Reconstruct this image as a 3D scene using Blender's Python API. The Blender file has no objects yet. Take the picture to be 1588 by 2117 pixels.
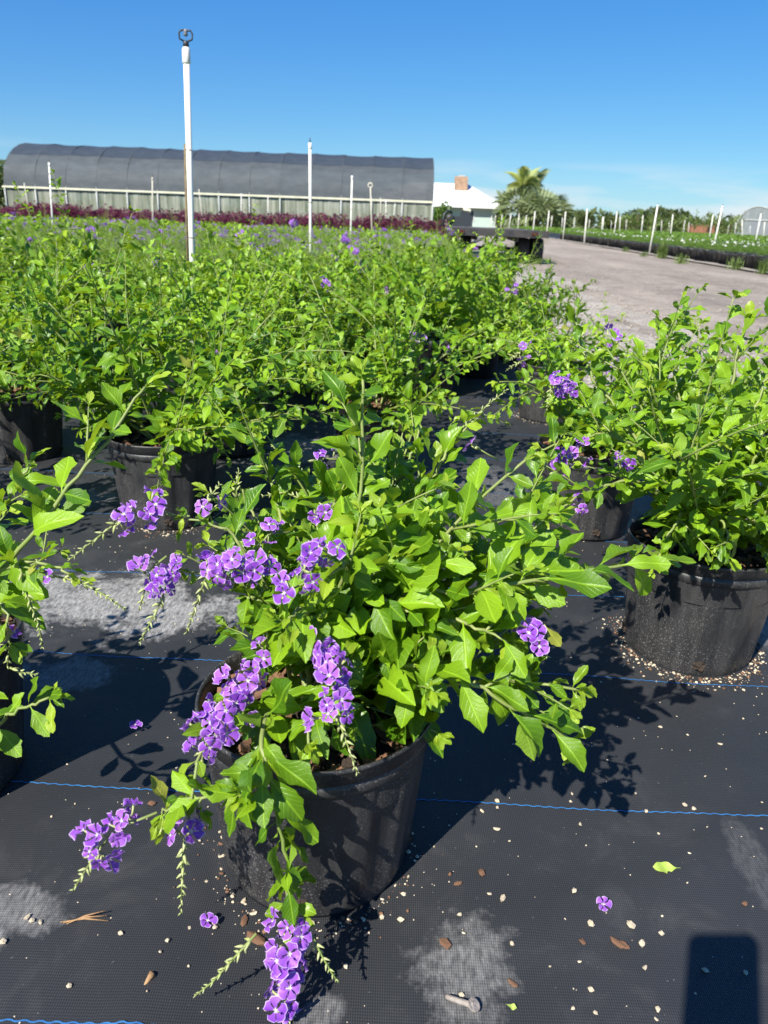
import bpy, math, random
import numpy as np
from mathutils import Matrix, Vector

rng = np.random.default_rng(7)
random.seed(7)
SC = bpy.context.scene
COL = SC.collection
rad = math.radians

# ------------------------------------------------------------------ camera
CAM_H = .75
PITCH, ROLL = rad(20.9), rad(2.1)
cam = bpy.data.cameras.new('camera')
cam.sensor_fit = 'HORIZONTAL'
cam.sensor_width = 36
cam.lens = 36 * 1590 / 1588
cam.clip_start = .02
cam.clip_end = 3000
cam.dof.use_dof = True
cam.dof.focus_distance = 1.05
cam.dof.aperture_fstop = 13
cam_o = bpy.data.objects.new('camera', cam)
COL.objects.link(cam_o)
CAMROT = Matrix.Rotation(math.pi / 2 - PITCH, 4, 'X') @ Matrix.Rotation(ROLL, 4, 'Z')
cam_o.matrix_world = Matrix.Translation((0, 0, CAM_H)) @ CAMROT
SC.camera = cam_o

# ------------------------------------------------------------------ sky
SUN_DIR = Vector((-.421, -.644, .75)).normalized()        # towards the sun
W = bpy.data.worlds.new('World')
SC.world = W
W.use_nodes = True
wn = W.node_tree.nodes
wl = W.node_tree.links
bg = wn['Background']
sky = wn.new('ShaderNodeTexSky')
sky.sky_type = 'NISHITA'
sky.sun_disc = False
sky.sun_elevation = math.asin(SUN_DIR.z)
sky.sun_rotation = math.atan2(SUN_DIR.x, SUN_DIR.y)
sky.altitude = 0
sky.air_density = 1.0
sky.dust_density = 0
sky.ozone_density = 4.0
hs = wn.new('ShaderNodeHueSaturation')
hs.inputs['Saturation'].default_value = 1.25
hs.inputs['Value'].default_value = 1.0
wl.new(sky.outputs[0], hs.inputs['Color'])
# softer contrast between zenith and horizon, deeper blue: one power curve per channel
ssep = wn.new('ShaderNodeSeparateColor')
wl.new(hs.outputs[0], ssep.inputs[0])
scom = wn.new('ShaderNodeCombineColor')
for i_, (g_, a_) in enumerate(((.865, .407), (.77, .632), (.48, .877))):
    m_a = wn.new('ShaderNodeMath'); m_a.operation = 'MULTIPLY'; m_a.inputs[1].default_value = .138
    m_b = wn.new('ShaderNodeMath'); m_b.operation = 'POWER'; m_b.inputs[1].default_value = g_
    m_c = wn.new('ShaderNodeMath'); m_c.operation = 'MULTIPLY'; m_c.inputs[1].default_value = a_ * 5.55
    wl.new(ssep.outputs[i_], m_a.inputs[0]); wl.new(m_a.outputs[0], m_b.inputs[0]); wl.new(m_b.outputs[0], m_c.inputs[0]); wl.new(m_c.outputs[0], scom.inputs[i_])
# thin fair-weather clouds low over the horizon, all the way round
tc = wn.new('ShaderNodeTexCoord')
mp = wn.new('ShaderNodeMapping')
mp.inputs['Scale'].default_value = (5, 5, 30)
wl.new(tc.outputs['Generated'], mp.inputs['Vector'])
nz = wn.new('ShaderNodeTexNoise')
nz.inputs['Scale'].default_value = 1.0
nz.inputs['Detail'].default_value = 7
wl.new(mp.outputs[0], nz.inputs['Vector'])
cr = wn.new('ShaderNodeMapRange')
cr.inputs[1].default_value = .44
cr.inputs[2].default_value = .62
wl.new(nz.outputs['Fac'], cr.inputs[0])
sx = wn.new('ShaderNodeSeparateXYZ')
wl.new(tc.outputs['Generated'], sx.inputs[0])
b1 = wn.new('ShaderNodeMapRange')
b1.inputs[1].default_value = .07
b1.inputs[2].default_value = .035
wl.new(sx.outputs['Z'], b1.inputs[0])
mm = wn.new('ShaderNodeMath')
mm.operation = 'MULTIPLY'
wl.new(cr.outputs[0], mm.inputs[0])
wl.new(b1.outputs[0], mm.inputs[1])
mx = wn.new('ShaderNodeMixRGB')
mx.inputs['Color2'].default_value = (4.5, 4.9, 5.2, 1)
m2 = wn.new('ShaderNodeMath')
m2.operation = 'MULTIPLY'
m2.inputs[1].default_value = .9
wl.new(mm.outputs[0], m2.inputs[0])
wl.new(m2.outputs[0], mx.inputs['Fac'])
wl.new(scom.outputs[0], mx.inputs['Color1'])
wl.new(mx.outputs[0], bg.inputs['Color'])
bg.inputs['Strength'].default_value = .1

# ------------------------------------------------------------------ sun
sl = bpy.data.lights.new('sun', 'SUN')
sl.energy = 5.0
sl.angle = rad(.53)
sl.color = (1, .95, .86)
sun = bpy.data.objects.new('sun', sl)
COL.objects.link(sun)
sun.rotation_euler = SUN_DIR.to_track_quat('Z', 'Y').to_euler()
sun.location = (-4, -6, 8)

SC.view_settings.view_transform = 'Standard'
SC.view_settings.look = 'None'
SC.view_settings.gamma = 1
SC.view_settings.use_curve_mapping = False
SC.view_settings.exposure = .85
SC.render.engine = 'CYCLES'
SC.cycles.max_bounces = 4
SC.cycles.diffuse_bounces = 2
SC.cycles.glossy_bounces = 2
SC.cycles.transmission_bounces = 4
SC.cycles.transparent_max_bounces = 5
SC.cycles.caustics_reflective = False
SC.cycles.caustics_refractive = False

# ------------------------------------------------------------------ helpers
CR3 = np.array(CAMROT.to_3x3())


def ray(px, py):
    return CR3 @ np.array([(px - 794) / 1590, (1058.5 - py) / 1590, -1.])


def spot(px, py, Y):
    """surveyed point: direction read off the photograph, real distance Y metres ahead"""
    d = ray(px, py)
    return np.array([0, 0, CAM_H]) + d * (Y / d[1])


def gpt(px, py, z=0.):
    d = ray(px, py)
    return np.array([0, 0, CAM_H]) + d * ((z - CAM_H) / d[2])


def pix(p):
    c = CR3.T @ (np.asarray(p, float) - [0, 0, CAM_H])
    if c[2] > -.05:
        return None
    return 794 - 1590 * c[0] / c[2], 1058.5 + 1590 * c[1] / c[2]


def tag(o, label=None, cat=None, group=None, kind=None):
    if label: o['label'] = label
    if cat: o['category'] = cat
    if group: o['group'] = group
    if kind: o['kind'] = kind
    return o


def link(name, data, parent=None, M=None):
    o = bpy.data.objects.new(name, data)
    COL.objects.link(o)
    if parent is not None:
        o.parent = parent
    if M is not None:
        o.matrix_basis = M
    return o


def empty(name, loc=(0, 0, 0), rz=0):
    o = link(name, None)
    o.location = loc
    o.rotation_euler = (0, 0, rz)
    o.empty_display_size = .1
    return o


KIDS = {}


def kids(o):
    if o.name not in KIDS:
        KIDS[o.name] = list(o.children)
    return KIDS[o.name]


def copy_tree(o, parent=None):
    c = o.copy()
    COL.objects.link(c)
    c.parent = parent
    for ch in kids(o):
        copy_tree(ch, c)
    return c


class MB:
    """collects shapes into one mesh"""
    def __init__(s):
        s.v, s.f, s.m, s.uv, s.at = [], [], [], [], {'tone': [], 'young': []}
        s.n = 0
        s.flat = False

    def _faces(s, F, off, mat):
        """F: list of faces; stored as arrays of equal face size"""
        by = {}
        for f in F:
            by.setdefault(len(f), []).append(f)
        for k, L in by.items():
            A = np.array(L, np.int64) + off
            s.f.append(A)
            s.m.append(np.full(len(A), mat, np.int32))

    def add(s, V, F, mat=0, UV=None, tone=.5, young=0.):
        V = np.asarray(V, float).reshape(-1, 3)
        s.v.append(V)
        s._faces(F, s.n, mat)
        s.uv.append(np.zeros((len(V), 2)) if UV is None else np.asarray(UV, float))
        s.at['tone'].append(np.full(len(V), tone))
        s.at['young'].append(np.full(len(V), young))
        s.n += len(V)
        return s

    def scatter(s, V, F, R, P, tone=None, young=None, UV=None, mat=0):
        """many copies of one template: R (n,3,3) with scale, P (n,3)"""
        R, P = np.asarray(R, float), np.asarray(P, float)
        n, k = len(P), len(V)
        if n == 0:
            return s
        W_ = np.einsum('nij,kj->nki', R, np.asarray(V, float)) + P[:, None, :]
        s.v.append(W_.reshape(-1, 3))
        offs = s.n + np.arange(n) * k
        by = {}
        for f in F:
            by.setdefault(len(f), []).append(f)
        for q, L in by.items():
            A = (np.array(L, np.int64)[None] + offs[:, None, None]).reshape(-1, q)
            s.f.append(A)
            s.m.append(np.full(len(A), mat, np.int32))
        s.uv.append(np.tile(np.zeros((k, 2)) if UV is None else np.asarray(UV, float), (n, 1)))
        s.at['tone'].append(np.repeat(np.full(n, .5) if tone is None else tone, k))
        s.at['young'].append(np.repeat(np.zeros(n) if young is None else young, k))
        s.n += n * k
        return s

    def box(s, c, sz, R=None, mat=0, tone=.5):
        s.flat = True
        h = np.array(sz) / 2
        V = np.array([[x, y, z] for x in (-1, 1) for y in (-1, 1) for z in (-1, 1)]) * h
        if R is not None:
            V = V @ np.array(R).T
        F = [(0, 1, 3, 2), (4, 6, 7, 5), (0, 4, 5, 1), (2, 3, 7, 6), (0, 2, 6, 4), (1, 5, 7, 3)]
        return s.add(V + np.array(c), F, mat, tone=tone)

    def tube(s, pts, r, n=6, mat=0, cap=True, tone=.5, young=0.):
        P = np.asarray(pts, float)
        r = np.broadcast_to(np.asarray(r, float), (len(P),))
        T = np.gradient(P, axis=0) if len(P) > 2 else np.repeat([P[1] - P[0]], 2, 0)
        T = T / (np.linalg.norm(T, axis=1)[:, None] + 1e-9)
        u = np.cross(T[0], [0, 0, 1.])
        if np.linalg.norm(u) < .05:
            u = np.cross(T[0], [1., 0, 0])
        V = []
        a = np.arange(n) / n * 2 * math.pi
        for i in range(len(P)):
            u = u - T[i] * (u @ T[i])
            u = u / (np.linalg.norm(u) + 1e-9)
            w = np.cross(T[i], u)
            V.append(P[i] + r[i] * (np.cos(a)[:, None] * u + np.sin(a)[:, None] * w))
        F = []
        for i in range(len(P) - 1):
            for k in range(n):
                k2 = (k + 1) % n
                F.append((i * n + k, i * n + k2, (i + 1) * n + k2, (i + 1) * n + k))
        if cap:
            F.append(tuple(range(n))[::-1])
            F.append(tuple((len(P) - 1) * n + k for k in range(n)))
        return s.add(np.concatenate(V), F, mat, tone=tone, young=young)

    def lathe(s, prof, n=32, c=(0, 0, 0), mat=0, wob=None, arc=(0, 2 * math.pi)):
        a = arc[0] + np.arange(n) / n * (arc[1] - arc[0])
        V = []
        for (r, z) in prof:
            rr = r * (np.ones(n) if wob is None else wob(a, z))
            V.append(np.stack([rr * np.cos(a), rr * np.sin(a), np.full(n, z)], 1))
        F = []
        for i in range(len(prof) - 1):
            for k in range(n):
                k2 = (k + 1) % n
                F.append((i * n + k, i * n + k2, (i + 1) * n + k2, (i + 1) * n + k))
        return s.add(np.concatenate(V) + np.array(c), F, mat)

    def mesh(s, name, mats, smooth=True):
        me = bpy.data.meshes.new(name)
        V = np.concatenate(s.v)
        loops = np.concatenate([f.ravel() for f in s.f])
        sizes = np.concatenate([np.full(len(f), f.shape[1]) for f in s.f])
        me.vertices.add(len(V))
        me.vertices.foreach_set('co', V.astype(np.float32).ravel())
        me.loops.add(len(loops))
        me.loops.foreach_set('vertex_index', loops.astype(np.int32))
        me.polygons.add(len(sizes))
        me.polygons.foreach_set('loop_start', np.concatenate([[0], np.cumsum(sizes)[:-1]]).astype(np.int32))
        for m in (mats if isinstance(mats, (list, tuple)) else [mats]):
            me.materials.append(m)
        me.polygons.foreach_set('material_index', np.concatenate(s.m).astype(np.int32))
        me.polygons.foreach_set('use_smooth', np.full(len(sizes), smooth and not s.flat))
        UV = np.concatenate(s.uv)
        uvl = me.uv_layers.new(name='UVMap')
        uvl.data.foreach_set('uv', UV[loops].astype(np.float32).ravel())
        for k, L in s.at.items():
            A = me.attributes.new(k, 'FLOAT', 'POINT')
            A.data.foreach_set('value', np.concatenate(L).astype(np.float32))
        me.update(calc_edges=True)
        me.validate()
        return me

    def build(s, name, mats, parent=None, smooth=True, M=None):
        return link(name, s.mesh(name, mats, smooth), parent, M)


def unit(v):
    v = np.asarray(v, float)
    return v / (math.sqrt(v[0] * v[0] + v[1] * v[1] + v[2] * v[2]) + 1e-9)


def cross(a, b):
    return np.array((a[1] * b[2] - a[2] * b[1], a[2] * b[0] - a[0] * b[2], a[0] * b[1] - a[1] * b[0]))


# ------------------------------------------------------------------ materials
class NT:
    def __init__(s, name):
        s.m = bpy.data.materials.new(name)
        s.m.use_nodes = True
        s.nt = s.m.node_tree
        s.N, s.L = s.nt.nodes, s.nt.links
        s.p = s.N['Principled BSDF']
        s.out = s.N['Material Output']

    def n(s, t, **k):
        o = s.N.new(t)
        for a, b in k.items():
            setattr(o, a, b)
        return o

    def l(s, a, b):
        s.L.new(a, b)

    def coord(s, kind='Object', scale=(1, 1, 1), rot=(0, 0, 0)):
        t = s.n('ShaderNodeTexCoord')
        m = s.n('ShaderNodeMapping')
        m.inputs['Scale'].default_value = scale
        m.inputs['Rotation'].default_value = rot
        s.l(t.outputs[kind], m.inputs[0])
        return m.outputs[0]

    def noise(s, vec, scale, detail=4, rough=.55, dist=0):
        o = s.n('ShaderNodeTexNoise')
        o.inputs['Scale'].default_value = scale
        o.inputs['Detail'].default_value = detail
        o.inputs['Roughness'].default_value = rough
        o.inputs['Distortion'].default_value = dist
        s.l(vec, o.inputs['Vector'])
        return o.outputs['Fac']

    def voro(s, vec, scale, feature='F1', out='Distance'):
        o = s.n('ShaderNodeTexVoronoi', feature=feature)
        o.inputs['Scale'].default_value = scale
        s.l(vec, o.inputs['Vector'])
        return o.outputs[out]

    def rng(s, v, a, b, c=0., d=1.):
        o = s.n('ShaderNodeMapRange')
        o.inputs[1].default_value = a
        o.inputs[2].default_value = b
        o.inputs[3].default_value = c
        o.inputs[4].default_value = d
        s.l(v, o.inputs[0])
        return o.outputs[0]

    def math(s, op, a, b=None):
        o = s.n('ShaderNodeMath', operation=op)
        for i, v in enumerate((a, b)):
            if v is None: continue
            if isinstance(v, (int, float)):
                o.inputs[i].default_value = v
            else:
                s.l(v, o.inputs[i])
        return o.outputs[0]

    def mix(s, f, a, b):
        o = s.n('ShaderNodeMixRGB')
        for i, v in enumerate((f, a, b)):
            if isinstance(v, tuple):
                o.inputs[i].default_value = (*v, 1) if len(v) == 3 else v
            elif isinstance(v, (int, float)):
                o.inputs[i].default_value = v
            else:
                s.l(v, o.inputs[i])
        return o.outputs[0]

    def bump(s, h, strength=.3, dist=.01):
        o = s.n('ShaderNodeBump')
        o.inputs['Strength'].default_value = strength
        o.inputs['Distance'].default_value = dist
        s.l(h, o.inputs['Height'])
        s.l(o.outputs[0], s.p.inputs['Normal'])
        return o.outputs[0]

    def col(s, c):
        if isinstance(c, tuple):
            s.p.inputs['Base Color'].default_value = (*c, 1)
        else:
            s.l(c, s.p.inputs['Base Color'])
        return s

    def rough(s, r):
        if isinstance(r, (int, float)):
            s.p.inputs['Roughness'].default_value = r
        else:
            s.l(r, s.p.inputs['Roughness'])
        return s


def simple(name, a, b=None, scale=20, rough=.6, bump=0, detail=5, spec=.5):
    t = NT(name)
    v = t.coord()
    f = t.noise(v, scale, detail)
    t.col(t.mix(t.rng(f, .3, .7), a, b if b else tuple(x * .75 for x in a)))
    t.rough(rough)
    t.p.inputs['Specular IOR Level'].default_value = spec
    if bump:
        t.bump(f, bump, .01)
    return t.m


def leaf_material(name, dark, light, young, trans, rough=.36, tfac=.36, veins=True):
    t = NT(name)
    a1 = t.n('ShaderNodeAttribute', attribute_name='tone')
    a2 = t.n('ShaderNodeAttribute', attribute_name='young')
    oi = t.n('ShaderNodeObjectInfo')
    tone = t.math('ADD', a1.outputs['Fac'], t.math('MULTIPLY', t.math('SUBTRACT', oi.outputs['Random'], .5), 1.1))
    geo = t.n('ShaderNodeNewGeometry')
    c = t.mix(tone, dark, light)
    c = t.mix(t.math('MULTIPLY', a2.outputs['Fac'], .8), c, young)
    v = t.coord('Object')
    blotch = t.noise(v, 60, 3)
    c = t.mix(t.rng(blotch, .35, .75, 0, .25), c, tuple(x * .7 for x in dark))
    spot_ = t.rng(t.noise(v, 34, 4, .7), .69, .74, 0, .7)
    c = t.mix(spot_, c, (.24, .17, .04))
    if veins:
        uv = t.n('ShaderNodeUVMap', uv_map='UVMap')
        sp = t.n('ShaderNodeSeparateXYZ')
        t.l(uv.outputs[0], sp.inputs[0])
        u = t.math('ABSOLUTE', t.math('SUBTRACT', sp.outputs['X'], .5))
        rib = t.rng(u, .02, .06, 1, 0)
        lat = t.math('SUBTRACT', t.math('MULTIPLY', sp.outputs['Y'], 9.), t.math('MULTIPLY', u, 5.))
        lat = t.math('ABSOLUTE', t.math('SUBTRACT', t.math('FRACT', lat), .5))
        lv = t.rng(lat, .0, .12, .55, 0)
        vein = t.math('MAXIMUM', rib, lv)
        c = t.mix(t.math('MULTIPLY', vein, .35), c, tuple(min(1, x * 1.6 + .02) for x in light))
        t.bump(t.math('ADD', t.math('MULTIPLY', vein, -1.), t.math('MULTIPLY', blotch, .6)), .35, .0022)
    # pale matt underside
    c = t.mix(t.math('MULTIPLY', geo.outputs['Backfacing'], .45), c, tuple(x * .9 + .05 for x in light))
    t.col(c)
    t.l(t.math('ADD', t.math('MULTIPLY', geo.outputs['Backfacing'], .3), rough), t.p.inputs['Roughness'])
    t.p.inputs['Specular IOR Level'].default_value = .42
    tr = t.n('ShaderNodeBsdfTranslucent')
    tcol = t.mix(tone, tuple(x * .8 for x in trans), trans)
    t.l(tcol, tr.inputs['Color'])
    ms = t.n('ShaderNodeMixShader')
    ms.inputs[0].default_value = tfac
    t.l(t.p.outputs[0], ms.inputs[1])
    t.l(tr.outputs[0], ms.inputs[2])
    t.l(ms.outputs[0], t.out.inputs['Surface'])
    return t.m


M = {}
M['leaf'] = leaf_material('glossy_leaf', (.058, .155, .006), (.25, .43, .014), (.37, .48, .035), (.48, .68, .02), tfac=.3)
M['leaf_far'] = leaf_material('far_leaf', (.06, .155, .008), (.23, .405, .018), (.32, .44, .035), (.45, .64, .03), veins=False, rough=.42, tfac=.3)
M['yellow_leaf'] = leaf_material('yellowing_leaf', (.33, .36, .05), (.40, .42, .07), (.4, .44, .1), (.45, .46, .07))
M['fallen_leaf'] = leaf_material('fallen_leaf', (.3, .42, .06), (.38, .5, .1), (.4, .5, .1), (.4, .5, .1), tfac=.15)
M['maroon_leaf'] = leaf_material('maroon_leaf', (.075, .016, .032), (.16, .036, .066), (.24, .06, .1), (.32, .07, .13), veins=False, rough=.45)
M['field_leaf'] = leaf_material('field_leaf', (.05, .12, .015), (.14, .26, .03), (.2, .3, .04), (.25, .38, .03), veins=False, rough=.45)
M['tree_leaf'] = leaf_material('tree_leaf', (.06, .085, .025), (.13, .165, .05), (.1, .15, .03), (.13, .2, .03), veins=False, rough=.5, tfac=.25)
M['palm_leaf'] = leaf_material('palm_leaf', (.16, .21, .10), (.30, .36, .17), (.5, .54, .06), (.4, .46, .14), veins=False, rough=.45, tfac=.25)
M['grass'] = leaf_material('weed_grass', (.09, .16, .03), (.17, .25, .05), (.25, .3, .1), (.25, .35, .05), veins=False, rough=.5)
M['stem'] = simple('green_stem', (.17, .24, .05), (.24, .27, .09), 40, .55)
M['wood_stem'] = simple('woody_stem', (.2, .15, .09), (.1, .08, .05), 60, .8, .3)
M['bud'] = simple('flower_bud', (.32, .38, .12), (.4, .42, .2), 90, .5)
M['white_flower'] = simple('white_flower', (.8, .8, .76), (.7, .7, .66), 90, .6)

# purple petals: pale rim, pale eye and darker streaks
t = NT('purple_petal')
uv = t.n('ShaderNodeUVMap', uv_map='UVMap')
sp = t.n('ShaderNodeSeparateXYZ')
t.l(uv.outputs[0], sp.inputs[0])
oi = t.n('ShaderNodeObjectInfo')
wob = t.math('ADD', sp.outputs['Y'], t.math('MULTIPLY', t.math('SUBTRACT', t.noise(t.coord(), 420, 3), .5), .16))
c = t.mix(oi.outputs['Random'], (.26, .055, .53), (.42, .14, .68))
st = t.math('ABSOLUTE', t.math('SUBTRACT', sp.outputs['X'], .5))
c = t.mix(t.rng(st, 0, .14, .16, 0), c, (.15, .03, .42))
c = t.mix(t.rng(wob, .895, 1.0), c, (.78, .62, .93))
c = t.mix(t.rng(sp.outputs['Y'], .24, .08), c, (.85, .82, .75))
t.col(c).rough(.55)
tr = t.n('ShaderNodeBsdfTranslucent')
t.l(c, tr.inputs['Color'])
ms = t.n('ShaderNodeMixShader')
ms.inputs[0].default_value = .35
t.l(t.p.outputs[0], ms.inputs[1])
t.l(tr.outputs[0], ms.inputs[2])
t.l(ms.outputs[0], t.out.inputs['Surface'])
M['petal'] = t.m

# black nursery pot: dull plastic with dried splash marks and lime specks
t = NT('black_pot_plastic')
v = t.coord()
vs = t.coord(scale=(1, 1, .12))
streak = t.noise(vs, 55, 4, .6)
speck = t.noise(v, 420, 2, .6)
patch = t.noise(v, 9, 4)
c = t.mix(t.rng(patch, .35, .7), (.017, .0175, .019), (.031, .031, .0325))
c = t.mix(t.rng(streak, .42, .75, 0, .6), c, (.06, .058, .057))
c = t.mix(t.math('MULTIPLY', t.rng(speck, .57, .7), t.rng(patch, .35, .6)), c, (.2, .19, .18))
t.col(c)
t.l(t.rng(streak, .3, .7, .3, .52), t.p.inputs['Roughness'])
t.bump(t.math('ADD', speck, streak), .12, .003)
M['pot'] = t.m

t = NT('potting_soil')
v = t.coord()
n1 = t.noise(v, 90, 6, .65)
c = t.mix(t.rng(n1, .35, .7), (.018, .012, .008), (.075, .05, .033))
c = t.mix(t.rng(t.noise(v, 240, 2), .66, .72), c, (.4, .36, .28))
t.col(c).rough(.9)
t.bump(n1, .9, .01)
M['soil'] = t.m

M['bark'] = simple('bark_chip', (.22, .11, .055), (.1, .055, .035), 50, .85, .4)
M['perlite'] = simple('perlite', (.62, .54, .40), (.45, .36, .24), 120, .9, .4)
M['straw'] = simple('dry_straw', (.42, .26, .12), (.3, .17, .08), 60, .8, .3)
M['nail'] = simple('weathered_nail', (.33, .3, .27), (.2, .16, .13), 90, .7, .4)

# woven ground-cover fabric
t = NT('woven_ground_fabric')
v = t.coord()
big = t.noise(v, 1.7, 5, .6)
mid = t.noise(v, 9, 5, .65, .4)
fine = t.noise(v, 230, 3, .7)
w1 = t.n('ShaderNodeTexWave', wave_type='BANDS', bands_direction='X')
w1.inputs['Scale'].default_value = 128
w1.inputs['Distortion'].default_value = .6
w1.inputs['Detail'].default_value = 1
t.l(v, w1.inputs['Vector'])
w2 = t.n('ShaderNodeTexWave', wave_type='BANDS', bands_direction='Y')
w2.inputs['Scale'].default_value = 96
w2.inputs['Distortion'].default_value = .8
w2.inputs['Detail'].default_value = 1
t.l(v, w2.inputs['Vector'])
c = t.mix(t.rng(big, .35, .65), (.0185, .0195, .0215), (.031, .032, .034))
c = t.mix(t.rng(w1.outputs['Fac'], .2, .9, 0, .5), c, (.038, .041, .046))
# lime dust: soft general film plus dried puddle marks with their own outline
film = t.math('MULTIPLY', t.rng(mid, .52, .8), t.rng(big, .4, .7))
c = t.mix(t.math('MULTIPLY', film, .5), c, (.15, .145, .14))
sepv = t.n('ShaderNodeSeparateXYZ')
t.l(v, sepv.inputs[0])
mid2 = t.noise(v, 42, 4, .7)
marks = None
MARKS = [(960, 1990, .055, .075, .44), (190, 1235, .22, .13, 1.), (330, 1265, .16, .11, 1.), (25, 1880, .07, .04, .5),
         (130, 1390, .1, .05, .5), (640, 925, .16, .2, .8), (540, 960, .12, .2, .4), (1550, 1780, .025, .07, .14),
         (660, 2100, .03, .02, .4), (170, 1035, .15, .06, .55), (1560, 1290, .08, .1, .5), (1010, 1000, .12, .2, .3)]
for (px, py, ax, ay, am) in MARKS:
    g = gpt(px, py)
    dx = t.math('DIVIDE', t.math('SUBTRACT', sepv.outputs['X'], float(g[0])), ax)
    dy = t.math('DIVIDE', t.math('SUBTRACT', sepv.outputs['Y'], float(g[1])), ay)
    d = t.math('SQRT', t.math('ADD', t.math('MULTIPLY', dx, dx), t.math('MULTIPLY', dy, dy)))
    d = t.math('ADD', d, t.math('MULTIPLY', t.math('ADD', t.math('SUBTRACT', mid, .5), t.math('MULTIPLY', t.math('SUBTRACT', mid2, .5), .5)), 2.6))
    k = t.math('MULTIPLY', t.rng(d, 1.0, .55), am)
    marks = k if marks is None else t.math('MAXIMUM', marks, k)
gr = t.rng(t.noise(t.coord(scale=(1, .35, 1)), 190, 4, .7), .35, .7, .25, 1)
c = t.mix(t.math('MULTIPLY', t.math('MULTIPLY', marks, gr), .95), c, (.42, .41, .395))
spk = t.rng(fine, .70, .76)
c = t.mix(t.math('MULTIPLY', spk, .6), c, (.34, .32, .29))
t.col(c)
t.l(t.rng(mid, .3, .7, .46, .62), t.p.inputs['Roughness'])
t.p.inputs['Specular IOR Level'].default_value = .42
h = t.math('ADD', t.math('ADD', w1.outputs['Fac'], t.math('MULTIPLY', w2.outputs['Fac'], .4)), t.math('MULTIPLY', mid, .8))
t.bump(h, .4, .0013)
M['fabric'] = t.m
M['blue_thread'] = simple('blue_thread', (.035, .19, .44), (.02, .11, .3), 60, .7)

# compacted gravel road
t = NT('gravel_road')
v = t.coord()
ls = t.coord(scale=(1, .22, 1), rot=(0, 0, rad(3)))
n1 = t.noise(ls, .8, 6, .62)
n2 = t.noise(v, 55, 4, .75)
n3 = t.noise(v, 2.6, 6, .65, .3)
c = t.mix(t.rng(n1, .36, .66), (.25, .207, .16), (.42, .354, .28))
c = t.mix(t.rng(n3, .5, .72, 0, .85), c, (.15, .118, .086))
c = t.mix(t.rng(n2, .55, .75, 0, .7), c, (.44, .40, .35))
c = t.mix(t.rng(n2, .45, .3, 0, .6), c, (.09, .08, .07))
n4 = t.noise(t.coord(scale=(1, .5, 1)), 11, 5, .75)
c = t.mix(t.rng(n4, .5, .68, 0, .55), c, (.10, .085, .07))
c = t.mix(t.rng(n4, .45, .3, 0, .5), c, (.34, .30, .255))
t.col(c).rough(.92)
t.bump(t.math('ADD', n2, t.math('MULTIPLY', n4, 1.5)), .7, .03)
M['road'] = t.m

t = NT('crushed_limestone')
v = t.coord()
cells = t.voro(v, 38, out='Color')
dd = t.voro(v, 38)
n3 = t.noise(v, 3, 5, .6)
bw = t.n('ShaderNodeRGBToBW')
t.l(cells, bw.inputs[0])
c = t.mix(bw.outputs[0], (.22, .195, .16), (.50, .45, .375))
c = t.mix(t.rng(n3, .45, .7, 0, .8), c, (.2, .175, .145))
t.col(c).rough(.95)
t.bump(t.math('ADD', t.math('MULTIPLY', dd, -1.), bw.outputs[0]), .6, .02)
M['limestone'] = t.m

t = NT('rough_grass_ground')
v = t.coord()
n1 = t.noise(v, .25, 6, .6)
n2 = t.noise(v, 6, 5, .7)
c = t.mix(t.rng(n1, .4, .6), (.09, .12, .035), (.2, .18, .09))
c = t.mix(t.rng(n2, .45, .75, 0, .5), c, (.05, .08, .02))
t.col(c).rough(.95)
M['ground'] = t.m
M['pebble'] = simple('limestone_pebble', (.46, .41, .34), (.28, .24, .2), 40, .9, .3)

M['pvc'] = simple('white_pvc', (.82, .81, .75), (.74, .72, .62), 5, .45)
M['old_pvc'] = simple('weathered_pvc', (.6, .57, .47), (.5, .46, .36), 9, .6)
M['black_plastic'] = simple('black_plastic', (.02, .025, .03), (.035, .04, .045), 30, .5)
M['grey_plastic'] = simple('grey_plastic', (.2, .22, .24), (.14, .15, .17), 30, .5)
M['rebar'] = simple('rusty_rod', (.2, .16, .08), (.13, .09, .05), 60, .85, .3)
M['galv'] = simple('galvanised_pipe', (.5, .52, .5), (.38, .4, .38), 12, .5)
M['rail'] = simple('cream_rail', (.75, .72, .55), (.55, .56, .38), 3, .6)


def cloth(name, a, b, alpha, stretch=(1, 1, 1), sc=3.):
    t = NT(name)
    v = t.coord(scale=stretch)
    n1 = t.noise(v, sc, 5, .6)
    t.col(t.mix(t.rng(n1, .35, .68), a, b)).rough(.75)
    tr = t.n('ShaderNodeBsdfTransparent')
    ms = t.n('ShaderNodeMixShader')
    ms.inputs[0].default_value = alpha
    t.l(tr.outputs[0], ms.inputs[1])
    t.l(t.p.outputs[0], ms.inputs[2])
    t.l(ms.outputs[0], t.out.inputs['Surface'])
    t.bump(n1, .1, .03)
    return t.m


M['shade_low'] = cloth('grey_shade_cloth', (.055, .066, .074), (.082, .095, .102), .82, (1, 1, 2.5), 1.4)
M['shade_top'] = cloth('dark_shade_cloth', (.026, .038, .054), (.038, .052, .068), .95, (1, 1, 1), 2.)
M['side_film'] = cloth('milky_side_film', (.11, .14, .09), (.46, .47, .37), .68, (6, 6, .25), 1.1)
M['end_film'] = cloth('grey_end_film', (.16, .18, .19), (.25, .28, .28), .9, (3, 3, .4), 1.5)

# ------------------------------------------------------------------ ground
YAW = rad(3)
FW = np.array([math.sin(YAW), math.cos(YAW)])
RT = np.array([math.cos(YAW), -math.sin(YAW)])


def bed_edge(y):
    return .78 + .02 * y


def road_near(y):
    return 1.66 + .06 * y


def road_far(y):
    return 6.3 + .053 * y


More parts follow.
